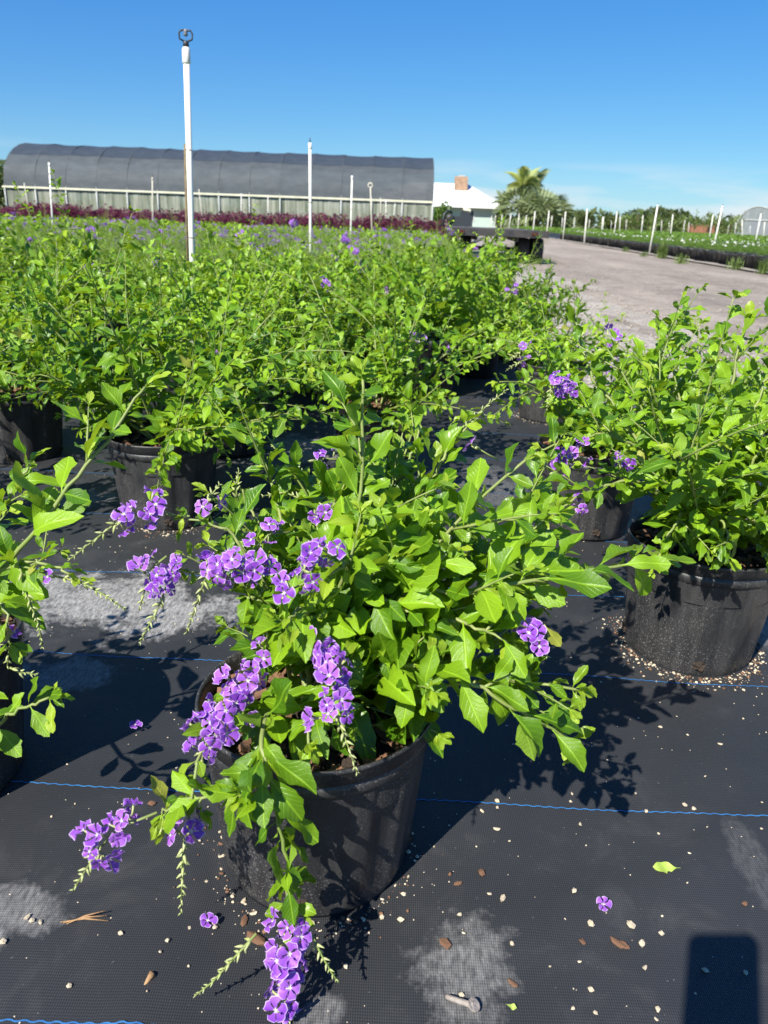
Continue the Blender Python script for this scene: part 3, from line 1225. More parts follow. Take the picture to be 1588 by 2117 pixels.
sk.raceme(pts((1030, 950, .88), (1010, 940, .875), (985, 925, .87)), .75, .98, 2, .011)
sk.raceme(pts((1050, 1250, .71), (1085, 1285, .70), (1105, 1310, .70), (1132, 1358, .695)), .35, .75, 9)
sk.raceme(pts((520, 1470, .64), (515, 1480, .635), (510, 1490, .63)), .1, .9, 3)
stems_build(sk, root, False)
finish_near(sk, root, 300)
# yellow leaf inside the pot rim and one hanging dry
for (px, py, Y, d, n_, L) in ((760, 1500, .72, (1, -.2, .1), (0, -.4, 1), .06), (1125, 1290, .70, (.5, -.3, -.6), (-.3, -1, .4), .03)):
    link('leaf', YL, root, leaf_matrix(spot(px, py, Y) - MAIN, basis(d, n_), L))

# ------------------------------------------------------------------ its close neighbours
def neighbour(loc, label, seed, build, nobj=300, hole=-1.5):
    r_ = empty('potted_shrub', loc)
    tag(r_, label, 'potted shrub', FGROUP)
    make_pot(r_, hole)
    s_ = Skeleton(seed)
    build(s_, np.array(loc, float))
    stems_build(s_, r_, True)
    finish_near(s_, r_, nobj)
    return r_


def b_left(s, o):
    q = lambda *a: [spot(*p) - o for p in a]
    s.manual(q((-120, 1330, .84), (20, 1160, .78), (180, 960, .80), (300, 800, .86)), .0033, .07, .034, .25, .08, .2)
    s.manual(q((-120, 1330, .84), (-20, 1200, .78), (70, 1160, .76), (160, 1195, .755)), .003, .045, .032, .2, .05, .3)
    s.raceme(q((110, 1190, .755), (170, 1205, .75), (215, 1230, .745), (262, 1262, .74)), .05, .15, 2)
    s.raceme(q((40, 1170, .76), (60, 1240, .75), (80, 1290, .745), (88, 1340, .74)), 0, .1, 0)
    s.manual(q((-120, 1400, .82), (-40, 1500, .72), (30, 1475, .70), (110, 1440, .70)), .003, .05, .028, .2, .05, .3)
    s.manual(q((-120, 1330, .84), (-40, 1130, .8), (20, 1030, .80), (60, 960, .82)), .003, .06, .03, .3, .07, .3)
    s.manual(q((-120, 1330, .84), (-30, 1250, .76), (10, 1260, .74), (20, 1330, .73)), .003, .05, .03, .3, .05, .3)
    s.raceme(q((0, 1290, .74), (20, 1330, .735), (15, 1380, .73)), .1, .6, 4)
    s.raceme(q((20, 1380, .73), (40, 1390, .73), (78, 1395, .725)), 0, .1, 0)
    s.bush(5, .26, .15, .055, lean=(-.5, .4))


def b_right(s, o):
    q = lambda *a: [spot(*p) - o for p in a]
    s.manual(q((1440, 1120, 1.3), (1480, 950, 1.3), (1510, 800, 1.33), (1545, 665, 1.36)), .004, .075, .04, .4, .12, .25)
    s.manual(q((1430, 1120, 1.3), (1350, 960, 1.28), (1250, 900, 1.25), (1120, 930, 1.22)), .0036, .062, .034, .4, .12, .2)
    s.manual(q((1430, 1120, 1.3), (1300, 880, 1.4), (1220, 770, 1.45), (1190, 660, 1.5)), .0036, .062, .034, .5, .14, .2)
    s.manual(q((1440, 1120, 1.3), (1400, 850, 1.42), (1370, 740, 1.5), (1410, 650, 1.55)), .0036, .062, .034, .5, .14, .2)
    s.manual(q((1430, 1120, 1.3), (1330, 1000, 1.22), (1240, 1010, 1.18), (1160, 1050, 1.15)), .0036, .06, .032, .4, .1, .2)
    s.manual(q((1450, 1120, 1.3), (1470, 1060, 1.18), (1500, 1090, 1.12), (1505, 1160, 1.09)), .003, .055, .026, .5, .07, .2)
    s.manual(q((1450, 1120, 1.3), (1420, 1060, 1.18), (1390, 1090, 1.13), (1370, 1140, 1.11)), .003, .055, .028, .4, .07, .2)
    s.manual(q((1460, 1120, 1.3), (1550, 960, 1.25), (1640, 900, 1.25)), .0036, .065, .032, .5, .12, .2)
    s.manual(q((1460, 1120, 1.3), (1560, 850, 1.35), (1600, 740, 1.4)), .0036, .065, .032, .5, .12, .2)
    s.raceme(q((1180, 830, 1.33), (1155, 790, 1.32), (1140, 800, 1.31), (1130, 850, 1.3)), .1, .55, 18, .011)
    s.raceme(q((1190, 790, 1.35), (1172, 812, 1.34), (1165, 830, 1.335)), .1, .9, 6)
    s.raceme(q((1180, 940, 1.22), (1150, 960, 1.21), (1140, 985, 1.2)), .05, .95, 13, .011)
    s.raceme(q((1210, 930, 1.24), (1195, 938, 1.235), (1180, 950, 1.23)), .05, .9, 6, .011)
    s.raceme(q((1270, 690, 1.5), (1255, 700, 1.5), (1280, 708, 1.5)), .05, .9, 6, .011)
    s.raceme(q((1290, 950, 1.22), (1285, 965, 1.21), (1280, 980, 1.21)), .05, .9, 5, .011)
    s.raceme(q((1200, 1030, 1.18), (1198, 1045, 1.175), (1195, 1060, 1.17)), .05, .9, 4)
    s.bush(15, .27, .32, .064, branch=.5, droop=.45, up=.2)


neighbour((-.615, .87, 0), 'potted shrub cut off by the left edge, its thick leafy branch reaching across', 21, b_left)
neighbour((.59, 1.30, 0), 'large bushy potted shrub at the right edge, lime specks on its black pot', 22, b_right, 300, -1.75)


def std(nst, h, sp, L0, nrac, lean=(0, 0), droop=.7, up=0.):
    def f(s, o):
        s.bush(nst, h, sp, L0, branch=.55, lean=lean, droop=droop, up=up)
        s.random_racemes(nrac)
    return f


neighbour((-.565, 1.88, 0), 'potted shrub left of centre whose sunlit black pot and rim show clearly', 23, std(15, .33, .38, .064, 1, droop=.5, up=.16), 300, -1.3)
neighbour((-.03, 2.32, 0), 'potted shrub directly behind the nearest one, pot hidden by its leaves', 24, std(13, .31, .31, .062, 1, droop=.5, up=.1), 300)
neighbour((.53, 1.92, 0), 'potted shrub right behind the large bushy one at the right', 25, std(13, .22, .26, .058, 4, droop=1.3), 260)
neighbour((.66, 3.14, 0), 'potted shrub with purple flowers, pot side lit, beside the bare fabric strip', 26, std(10, .3, .25, .058, 5), 260)
neighbour((-.53, 2.52, 0), 'potted shrub in deep shade behind the sunlit left pot', 27, std(12, .32, .32, .06, 1), 240)
neighbour((-1.16, 2.36, 0), 'potted shrub at the left edge, behind the shrub with the thick branch', 28, std(14, .31, .34, .062, 1, droop=1.3), 240)
neighbour((-1.17, 1.62, 0), 'low potted shrub at the far left edge, partly out of the frame', 30, std(9, .26, .26, .06, 0), 200)

neighbour((.99, 2.2, 0), 'potted shrub at the verge, its shoots standing out against the gravel', 29, std(12, .21, .27, .06, 2, droop=.7, up=.05), 240)

NEAR = [(.99, 2.2), (-.07, .765), (-.615, .87), (.59, 1.3), (-.565, 1.88), (-.03, 2.32), (.53, 1.92), (.66, 3.14), (-.53, 2.52), (-1.16, 2.36), (-1.17, 1.62)]

# ------------------------------------------------------------------ the rest of the bed
def proto(seed, nst, h, sp, nrac, tpls, leafmat, L0=.055, nleaf_obj=0, gap=.034, branch=.5, flowers=10):
    r_ = empty('potted_shrub', (0, 0, -50))
    link('pot', POT_LOW, r_)
    s_ = Skeleton(seed)
    s_.bush(nst, h, sp, L0, gap=gap, branch=branch)
    s_.random_racemes(nrac, .0105, flowers)
    stems_build(s_, r_, True, 4)
    lv = s_.leaves
    if nleaf_obj:
        order = sorted(range(len(lv)), key=lambda i: -(lv[i][0][2] + .4 * np.hypot(lv[i][0][0], lv[i][0][1])) - 3 * lv[i][2])
        for i in order[:nleaf_obj]:
            p, R, L, yg = lv[i]
            link('leaf', (YOUNG_MESH if yg > .45 else LEAF_MESH)[i % len(LEAF_MESH)], r_, leaf_matrix(p, R, L))
        lv = [lv[i] for i in order[nleaf_obj:]]
    join_leaves(s_, lv, tpls, leafmat, 'foliage', r_)
    raceme_build(s_, r_, False, True)
    return r_


MIDP = [proto(40 + i, 13, .27, .33, (0, 1, 2, 1)[i], LEAVES_MID, M['leaf_far'], L0=.072, nleaf_obj=50) for i in range(4)]
FARP = [proto(50 + i, 12, .26, .33, 1 + i % 2, LEAVES_FAR, M['leaf_far'], L0=.078, gap=.035) for i in range(3)]
FLOP = [proto(60 + i, 12, .30, .30, 16, LEAVES_FAR, M['leaf_far'], gap=.042, flowers=14) for i in range(2)]

slots = []
for j in range(0, 70):
    v = 2.55 + .50 * j
    for i in range(-50, 20):
        x = i * .52 + (.26 if j % 2 else 0) + .05 * v + rng.normal(0, .04)
        y = v + rng.normal(0, .05)
        if x > bed_edge(y) - .12 or y > 21.5:
            continue
        if any((x - a) ** 2 + (y - b) ** 2 < .42 ** 2 for a, b in NEAR):
            continue
        if y < 3.0 and x > -1.3:
            continue
        q = pix((x, y, .35))
        if q is None or q[0] < -140 or q[0] > 1720:
            continue
        # sand strip seen between the pots
        slots.append((math.hypot(x, y), x, y))
slots.sort()
print('bed slots', len(slots))
used = set()
cells = [(0, 4.2, 'third', 'leafy green potted shrub in the near rows of the bed, few flowers'),
         (4.2, 7.5, 'mid', 'leafy green potted shrub in the middle rows of the bed'),
         (7.5, 99, 'far', 'small-looking potted shrub in the far rows before the maroon plants')]
NIND = 290
for k, (d, x, y) in enumerate(slots[:NIND]):
    if d < 5.0:
        P_ = MIDP[int(rng.integers(len(MIDP)))]
    elif rng.random() < .82 if d < 9 else rng.random() < .6:
        P_ = FARP[int(rng.integers(len(FARP)))]
    else:
        P_ = FLOP[int(rng.integers(len(FLOP)))]
    if P_.name in used:
        o = copy_tree(P_)
    else:
        o = P_
        used.add(P_.name)
    o.location = (x, y, 0)
    s_ = rng.uniform(.9, 1.12)
    o.scale = (s_, s_, s_ * rng.uniform(.8, 1.18) * (.84 if d > 6 else 1))
    o.rotation_euler = (0, 0, rng.uniform(0, 6.28))
    for (a, b, nm, lb) in cells:
        if a <= d < b:
            tag(o, lb, 'potted shrub', FGROUP + ', ' + nm + ' rows')

near_rows = sorted([(pix((x, y, .3))[0], d, x, y) for (d, x, y) in slots[:NIND] if d < 4.2])
NAMES = ['first', 'second', 'third', 'fourth', 'fifth', 'sixth', 'seventh', 'eighth', 'ninth', 'tenth', 'eleventh', 'twelfth', 'thirteenth', 'fourteenth', 'fifteenth']
for k, (_, d, x, y) in enumerate(near_rows[:15]):
    for o in [o for o in bpy.data.objects if o.parent is None and o.name.startswith('potted_shrub') and abs(o.location.x - x) < .001 and abs(o.location.y - y) < .001]:
        o['label'] = 'leafy potted shrub behind the separately standing pots, ' + NAMES[k] + ' of its row from the left'

# beyond those: one mass of shrubs
b = MB()
fr = np.random.default_rng(99)
fl = MB()
far_xy = np.array([(x, y) for (d, x, y) in slots[NIND:]])
far_d = np.array([d for (d, x, y) in slots[NIND:]])
keep = fr.random(len(far_xy)) < np.clip(1.25 - far_d / 50, .5, 1)
far_xy, far_d = far_xy[keep], far_d[keep]
nl = 105
a_ = fr.uniform(0, 6.28, (len(far_xy), nl))
q_ = .36 * np.sqrt(fr.random((len(far_xy), nl)))
hz = fr.uniform(.75, 1.02, (len(far_xy), 1))
z_ = (.24 + .27 * np.sqrt(np.clip(1 - (q_ / .42) ** 2, 0, 1)) * fr.uniform(.5, 1.12, a_.shape)) * hz
P_ = np.stack([far_xy[:, :1] + q_ * np.cos(a_), far_xy[:, 1:] + q_ * np.sin(a_), z_], 2).reshape(-1, 3)
D_ = np.stack([np.cos(a_), np.sin(a_), fr.uniform(-.3, .9, a_.shape)], 2).reshape(-1, 3)
R_ = vbasis(D_, np.array([0, 0, 1.]) + fr.normal(0, .5, D_.shape)) * fr.uniform(.055, .095, len(P_))[:, None, None]
b.scatter(*DIAMOND, R_, P_, fr.random(len(P_)), fr.random(len(P_)) ** 3)
nf = (fr.integers(0, 16, len(far_xy)) * (fr.random(len(far_xy)) < .8)).astype(int)
idx = np.repeat(np.arange(len(far_xy)), nf)
a_ = fr.uniform(0, 6.28, len(idx)); q_ = .33 * np.sqrt(fr.random(len(idx)))
P_ = np.stack([far_xy[idx, 0] + q_ * np.cos(a_), far_xy[idx, 1] + q_ * np.sin(a_), .38 + fr.uniform(0, .11, len(idx))], 1)
D_ = fr.normal(0, 1, P_.shape)
PENT = (np.array([(math.cos(k * 1.2566), math.sin(k * 1.2566), .15 * (k % 2)) for k in range(5)]), [(0, 1, 2, 3, 4)])
fl.scatter(*PENT, vbasis(D_, np.array([0, -.5, 1.]) + fr.normal(0, .4, P_.shape)) * .021, P_, UV=np.full((5, 2), .7))
o = b.build('distant_shrubs', M['leaf_far'])
tag(o, 'far mass of green shrubs running up to the maroon plants', 'shrubs', kind='stuff')
fo = fl.build('flowers', M['petal'], o)
tag(fo, kind='stuff')

# ------------------------------------------------------------------ maroon shrubs before the greenhouse
def maroon_proto(seed):
    r_ = empty('maroon_shrub', (0, 0, -50))
    link('pot', POT_LOW, r_)
    q = np.random.default_rng(seed)
    bb = MB()
    m = 420
    a = q.uniform(0, 6.28, m)
    rr = .34 * np.sqrt(q.random(m))
    z = .22 + q.random(m) ** .7 * .52 * (1 - .5 * (rr / .36) ** 2)
    D = np.stack([np.cos(a), np.sin(a), q.uniform(-.2, 1.2, m)], 1)
    bb.scatter(*DIAMOND, vbasis(D, np.array([0, 0, 1.]) + q.normal(0, .6, D.shape)) * q.uniform(.06, .11, m)[:, None, None],
               np.stack([rr * np.cos(a), rr * np.sin(a), z], 1), q.random(m), q.random(m) ** 2)
    tag(bb.build('foliage', M['maroon_leaf'], r_), kind='stuff')
    st = MB()
    for i in range(9):
        a = i * .7
        st.tube([(0, 0, .2), (.08 * math.cos(a), .08 * math.sin(a), .4), (.2 * math.cos(a), .2 * math.sin(a), .7)], [.006, .004, .002], 4)
    st.build('stems', M['wood_stem'], r_)
    return r_


MP = [maroon_proto(70 + i) for i in range(3)]
k = 0
for row, y in enumerate((24.0, 25.4, 27.0)):
    x = -13.2
    while x < 2.3:
        o = MP[k] if k < 3 else copy_tree(MP[k % 3])
        o.location = (x, y + rng.normal(0, .1), 0)
        s_ = rng.uniform(.85, 1.12)
        o.scale = (s_ * 1.1, s_ * 1.1, s_ * 1.03)
        o.rotation_euler = (0, 0, rng.uniform(0, 6.28))
        tag(o, 'dark maroon leaved shrub in the band before the long greenhouse', 'shrub', 'maroon shrubs before the greenhouse')
        x += .62 + rng.normal(0, .05)
        k += 1

# ------------------------------------------------------------------ irrigation risers
def riser(base, top, label, group=None, head='cap', r=.0138, old=False, rod=False, n=10):
    base, top = np.array(base, float), np.array(top, float)
    root_ = empty('sprinkler_riser', base)
    d = top - base
    u = unit(d)
    L = np.linalg.norm(d)
    mat = M['old_pvc'] if old else M['pvc']
    MB().tube([(0, 0, 0), d * .5, d], r, n).build('pipe', mat, root_)
    if head == 'spinner':
        MB().tube([d - u * .045, d - u * .04, d + u * .012, d + u * .02], [r * 1.08, r * 1.32, r * 1.28, r * .9], 14).build('coupling', mat, root_)
        for f in (.45, .72):
            MB().tube([d * f, d * f + u * .004], r * 1.05, 12).build('joint_ring', M['rebar'], root_)
        c = d + u * .02
        hd, u0 = MB(), u
        u = u * .68
        hd.tube([c, c + u * .03, c + u * .035], [.013, .012, .008], 10)
        sx_ = np.array([.8, .12, 0.])
        for s in (-1, 1):
            hd.tube([c + u * .026, c + u * .045 + sx_ * s * .033, c + u * .075 + sx_ * s * .035, c + u * .092 + sx_ * s * .026, c + u * .095], .0042, 6)
        h_ = hd.build('sprinkler_head', M['black_plastic'], root_)
        sp_ = MB()
        sp_.tube([c + u * .1, c + u * .085, c + u * .078, c + u * .066, c + u * .06], [.007, .010, .007, .011, .002], 10)
        sp_.tube([c + u * .06, c + u * .03], .0012, 5)
        sp_.build('spinner', M['grey_plastic'], h_)
    elif head == 'cap':
        MB().tube([d - u * .05, d - u * .045, d + u * .008], [r * 1.05, r * 1.3, r * 1.2], n).build('coupling', mat, root_)
        MB().tube([d + u * .008, d + u * .05], [r * .55, r * .35], 6).build('sprinkler_head', M['black_plastic'], root_)
        MB().tube([d * .62, d * .62 + u * .008], r * 1.06, n).build('joint_ring', M['rebar'], root_)
    elif head == 'ring':
        a = np.linspace(0, 2 * math.pi, 13)
        MB().tube([d + u * .05 + np.array([.05 * math.cos(x), 0, .05 * math.sin(x)]) for x in a], .016, 6).build('sprinkler_head', M['old_pvc'], root_)
    if rod:
        MB().tube([np.array([-.022, .012, .3]), d * .74 + np.array([-.021, .012, 0])], .0055, 6).build('support_rod', M['rebar'], root_)
    tag(root_, label, 'sprinkler', group)
    return root_


def riser_px(bx, by, tx, ty, label, group=None, H=1.4, **k):
    dt = ray(tx, ty)
    Y = (H - CAM_H) / (dt[2] / dt[1])
    top = spot(tx, ty, Y)
    q = spot(bx, by, Y)
    f = (0 - q[2]) / (top[2] - q[2])
    base = q + (top - q) * f
    base[2] = 0
    return riser(base, top, label, group, **k)


riser_px(398, 550, 385, 108, 'tall white riser pipe with black spinner head and rod strapped alongside', head='spinner', rod=True)
riser_px(642, 512, 641, 297, 'white capped riser pipe before the middle of the greenhouse, second tallest', n=8)
riser_px(725, 489, 728, 364, 'white capped riser pipe between the second tallest and the ring-headed one', n=8)
riser_px(769, 478, 766, 388, 'thin riser pipe topped with a round ring', head='ring', old=True, n=8)
riser_px(108, 450, 101.5, 337, 'white riser pipe before the left end of the greenhouse', head='cap', n=8)
riser_px(60, 439, 50, 378, 'leftmost thin leaning riser pipe', head='none', old=True, n=6)
riser_px(316, 455, 315, 367, 'grey-white riser pipe left of the tall spinner riser', head='cap', old=True, n=8)
riser_px(419, 456, 411, 391, 'leaning thin riser pipe just right of the tall spinner riser', head='none', old=True, n=6)
riser_px(498, 456, 499, 400, 'thin upright riser pipe left of the pair before the greenhouse wall', head='none', n=6)
riser_px(554, 456, 554, 405, 'short riser pipe left of the second tallest riser', head='none', n=6)
GR = 'faint risers at the right end of the maroon shrubs'
for (bx, by, tx, ty) in ((787, 475, 787, 409), (798, 475, 798, 413), (812, 471, 817, 420)):
    riser_px(bx, by, tx, ty, 'faint thin riser in the cluster at the right end of the maroon shrubs', GR, head='none', old=bx == 787, n=6)

# ------------------------------------------------------------------ long greenhouse
gh = empty('greenhouse', (-9, 42, 0))
tag(gh, 'long hoop greenhouse under grey shade cloth with milky side walls', 'greenhouse')
X0, X1, Y0, GW, EV, RG = -19.8 + 9, 1.9 + 9, 0., 8.0, 1.62, 3.86
NB = 14
bw = (X1 - X0) / NB


def arch(tt, w=GW, ev=EV, rg=RG):
    """tt 0 near eave .. 1 ridge .. 2 far eave"""
    a = tt * math.pi / 2
    return Y0 + w / 2 * (1 - math.cos(a) ** .9 if tt <= 1 else 1 + abs(math.cos(a)) ** .9), ev + (rg - ev) * abs(math.sin(a)) ** .92


for i in range(NB):
    xs = np.linspace(X0 + bw * i, X0 + bw * (i + 1), 7)
    for (a, b_, nm, mt) in ((0.0, .5, 'shade_cloth_panel', 'shade_low'), (.48, 1.52, 'roof_cloth_panel', 'shade_top'), (1.5, 2.0, 'shade_cloth_panel', 'shade_low')):
        V, F = [], []
        ts = np.linspace(a, b_, 9)
        for x in xs:
            sag = .035 * math.sin((x - xs[0]) / bw * math.pi)
            for q in ts:
                y, z = arch(q)
                off = .012 if nm == 'roof_cloth_panel' else 0
                V.append((x, y, z - sag * (.4 + .6 * math.sin(q * math.pi / 2)) + off + .02 * math.sin(q * 9 + i * 2)))
        n = len(ts)
        for p in range(len(xs) - 1):
            for q in range(n - 1):
                F.append((p * n + q, (p + 1) * n + q, (p + 1) * n + q + 1, p * n + q + 1))
        MB().add(V, F).build(nm, M[mt], gh)
    # side film panels, near and far
    for (yy, s) in ((Y0 + .03, 1), (Y0 + GW - .03, -1)):
        V, F = [], []
        xx = np.linspace(X0 + bw * i + .03, X0 + bw * (i + 1) - .03, 12)
        for j, x in enumerate(xx):
            w_ = .025 * math.sin(x * 9 + i) * (j % 2)
            V += [(x, yy + w_, .0), (x, yy + w_ * .6, EV - .08)]
        F = [(2 * j, 2 * j + 2, 2 * j + 3, 2 * j + 1) for j in range(len(xx) - 1)]
        MB().add(V, F).build('side_film_panel', M['side_film'], gh)
for i in range(NB + 1):
    x = X0 + bw * i
    MB().tube([(x, arch(q)[0], arch(q)[1] - .09) for q in np.linspace(0, 2, 25)], .022, 6).build('hoop', M['galv'], gh)
    V = []
    for q in np.linspace(.02, .98, 16):
        y_, z_ = arch(q)
        V += [(x - .016, y_ - .012, z_ + .022), (x + .016, y_ - .012, z_ + .022)]
    MB().add(V, [(2 * j, 2 * j + 1, 2 * j + 3, 2 * j + 2) for j in range(15)]).build('cloth_seam', M['shade_low'], gh)
    MB().tube([(x, -.03, 0), (x, -.03, EV - .02)], .035, 6).build('post', M['galv'], gh)
    MB().tube([(x, GW + .03, 0), (x, GW + .03, EV - .02)], .035, 6).build('post', M['galv'], gh)
MB().box((0, -.05, EV - .03), (X1 - X0 + .1, .06, .085)).build('eave_rail', M['rail'], gh)
MB().box((0, GW + .05, EV - .03), (X1 - X0 + .1, .06, .085)).build('eave_rail', M['rail'], gh)
for (i, s) in ((1, -1), (4, 1), (8, -1), (12, -1)):
    x = X0 + bw * (i + .5)
    a, c = arch(.05), arch(.5)
    MB().tube([(x - s * bw * .5, a[0] + .12, a[1]), (x + s * bw * .5, c[0] + .12, c[1])], .02, 6).build('brace', M['galv'], gh)
for xe in (X0 + .02, X1 - .02):
    V = [(xe, arch(q)[0], arch(q)[1] - .02) for q in np.linspace(0, 2, 25)]
    V = [(xe, Y0 + .05, 0)] + V + [(xe, GW - .05, 0)]
    MB().add(V, [tuple(range(len(V)))]).build('end_film', M['end_film'], gh, False)
# plants and gear dimly inside
ins = MB()
for i in range(500):
    x, y = fr.uniform(X0 + .5, X1 - .5), fr.uniform(.8, 7)
    R = basis(fr.normal(0, 1, 3), fr.normal(0, 1, 3))
    ins.add((LEAVES_FAR[0][0] * fr.uniform(.2, .5)) @ R.T + [x, y, fr.uniform(.1, .9)], LEAVES_FAR[0][1], 0, LEAVES_FAR[0][2])
crop = ins.build('greenhouse_crop', M['tree_leaf'])
crop.location = (-9, 42, 0)
tag(crop, 'dim green crop seen through the milky greenhouse wall', 'plants', kind='stuff')

# ------------------------------------------------------------------ flatbed trailer on the road
M['trailer_paint'] = simple('black_trailer_paint', (.02, .02, .022), (.05, .045, .04), 8, .5, .1)
M['deck_wood'] = simple('deck_plank', (.06, .055, .05), (.1, .085, .07), 6, .8, .2)
M['tyre'] = simple('tyre_rubber', (.022, .022, .023), (.05, .048, .045), 14, .8, .2)
M['rim_steel'] = simple('wheel_rim', (.35, .34, .32), (.2, .18, .16), 20, .5)
tr_ = empty('flatbed_trailer', (2.02, 16.2, 0), -rad(3.5))
tag(tr_, 'black flatbed trailer with dual tyres parked on the road edge', 'trailer')
for i in range(9):
    MB().box((-.82 + .205 * i, 2.6, .6), (.195, 6.0, .03)).build('deck_plank', M['deck_wood'], tr_)
for s in (-1, 1):
    MB().box((s * .955, 2.6, .555), (.05, 6.05, .12)).build('side_rail', M['trailer_paint'], tr_)
    MB().box((s * .4, 2.8, .47), (.06, 6.0, .13)).build('chassis_beam', M['trailer_paint'], tr_)
for y in np.linspace(-.3, 5.4, 9):
    MB().box((0, y, .555), (1.85, .05, .05)).build('cross_member', M['trailer_paint'], tr_)
MB().box((0, -.42, .56), (1.96, .05, .13)).build('rear_bumper', M['trailer_paint'], tr_)
for s in (-.7, .7):
    MB().box((s, -.455, .56), (.12, .02, .05)).build('tail_light', simple('red_lens', (.07, .01, .01), None, 10, .4), tr_)
for y in (.3, 1.05):
    MB().tube([(-.85, y, .24), (.85, y, .24)], .035, 8).build('axle', M['trailer_paint'], tr_)
    for s in (-1, 1):
        for xo in (.86, .58):
            wh = MB()
            prof = [(.13, -.1), (.2, -.105), (.232, -.09), (.24, -.05), (.241, 0), (.24, .05), (.232, .09), (.2, .105), (.13, .1)]
            wh.lathe(prof, 28)
            w_ = wh.build('wheel', M['tyre'], tr_, True, Matrix.Translation((s * xo, y, .241)) @ Matrix.Rotation(math.pi / 2, 4, 'Y'))
            h_ = MB()
            h_.lathe([(.005, -.03), (.05, -.04), (.06, -.02), (.11, -.01), (.135, -.09)], 16)
            h_.build('rim', M['rim_steel'], w_)
MB().tube([(-.3, -.6, .45), (-.5, -.5, .35), (-.45, -.2, .3)], .03, 6).build('air_hose', M['black_plastic'], tr_)
for x in (-.12, .1):
    MB().box((x, 1.4, .42), (.04, .3, .16)).build('spring_hanger', M['trailer_paint'], tr_)
# gear piled at the left front of the deck
gp = empty('pump_engine', (1.45, 18.2, .62))
gb = MB()
gb.box((0, 0, .12), (.5, .4, .2)).box((.1, 0, .26), (.2, .25, .12))
gb.build('engine_block', M['black_plastic'], gp)
MB().lathe([(.01, 0), (.08, .0), (.09, .04), (.06, .07), (.01, .07)], 18).build('flywheel_cover', M['trailer_paint'], gp, True, Matrix.Translation((-.25, -.2, .18)) @ Matrix.Rotation(math.pi / 2, 4, 'X'))
MB().tube([(-.2, -.1, .3), (-.3, -.15, .34), (-.38, -.2, .25), (-.4, -.25, 0)], .025, 6).build('hose', M['black_plastic'], gp)
MB().tube([(.2, 0, .3), (.2, 0, .36), (.05, 0, .37)], .03, 8).build('fuel_cap', M['rail'], gp)
tag(gp, 'black engine-like gear piled on the trailer front', 'engine')

# ------------------------------------------------------------------ field across the road
wm = MB(); wm.add(FLT[0], FLT[1], 0, FLT[2]); WHITE_ME = wm.mesh('white_flower', M['white_flower'])


def field_proto(seed):
    r_ = empty('field_pot_plant', (0, 0, -50))
    link('pot', POT_LOW, r_).scale = (1.05, 1.05, 1.2)
    q = np.random.default_rng(seed)
    bb, wf = MB(), MB()
    for i in range(190):
        a, rr = q.uniform(0, 6.28), .22 * math.sqrt(q.random())
        z = .25 + (.2 * math.sqrt(max(0, 1 - (rr / .25) ** 2))) * q.uniform(.4, 1.15)
        R = basis([math.cos(a), math.sin(a), q.uniform(-.4, .9)], np.array([0, 0, 1.]) + q.normal(0, .5, 3))
        tp = LEAVES_FAR[i % 4]
        bb.add((tp[0] * q.uniform(.04, .07)) @ R.T + [rr * math.cos(a), rr * math.sin(a), z], tp[1], 0, tp[2], q.random(), q.random() ** 3)
    tag(bb.build('foliage', M['field_leaf'], r_), kind='stuff')
    for i in range((1, 0, 2)[seed % 3]):
        a, rr = q.uniform(0, 6.28), .2 * math.sqrt(q.random())
        link('white_flower', WHITE_ME, r_, leaf_matrix([rr * math.cos(a), rr * math.sin(a), .45], basis([1, 0, q.normal(0, .3)], [q.normal(0, .3), -.8, 1]), .022))
    return r_


FP = [field_proto(81 + i) for i in range(4)]
fs = []
for row in range(0, 60):
    for j in range(0, 260):
        y = 11 + .31 * j + (.15 if row % 2 else 0)
        x = road_far(y) + .55 + .31 * row
        q = pix((x, y, .4))
        if q is None or q[0] > 1650 or y > 75:
            continue
        fs.append((row + .0 * j, math.hypot(x, y), x, y))
front = sorted([f for f in fs if f[0] < 2], key=lambda f: f[1])
inner = sorted([f for f in fs if f[0] >= 2], key=lambda f: f[1])
print('field', len(front), len(inner))
chosen = front[:190] + inner[:105]
for k, (row, d, x, y) in enumerate(chosen):
    o = FP[k] if k < 4 else copy_tree(FP[int(rng.integers(4))])
    o.location = (x + rng.normal(0, .02), y + rng.normal(0, .02), 0)
    s_ = rng.uniform(.9, 1.1)
    o.scale = (s_, s_, s_)
    o.rotation_euler = (0, 0, rng.uniform(0, 6.28))
    if row < 2:
        tag(o, 'low green plant in a black pot along the far edge of the road', 'potted plant', 'potted plants lining the far road edge')
    else:
        tag(o, 'low green potted plant in the inner rows of the field across the road', 'potted plant', 'potted plants inside the field across the road')
b, wf = MB(), MB()
rest = inner[105:] + front[190:]
fxy = np.array([(x, y) for (_, d, x, y) in rest])
fd = np.hypot(fxy[:, 0], fxy[:, 1])
kk = fr.random(len(fxy)) < np.where(fd > 30, .55, 1)
fxy, fd = fxy[kk], fd[kk]
idx = np.repeat(np.arange(len(fxy)), np.where(fd < 35, 22, 12))
m = len(idx)
a_ = fr.uniform(0, 6.28, m)
q_ = .22 * np.sqrt(fr.random(m))
P_ = np.stack([fxy[idx, 0] + q_ * np.cos(a_), fxy[idx, 1] + q_ * np.sin(a_), .27 + .2 * fr.random(m)], 1)
D_ = np.stack([np.cos(a_), np.sin(a_), fr.uniform(-.2, 1, m)], 1)
b.scatter(*DIAMOND, vbasis(D_, np.array([0, -.3, 1.]) + fr.normal(0, .5, D_.shape)) * (fr.uniform(.06, .1, m) * np.where(fd[idx] > 35, 1.5, 1))[:, None, None], P_, fr.random(m), fr.random(m) ** 3)
idx = np.nonzero((fd < 42) & (fr.random(len(fxy)) < .1))[0]
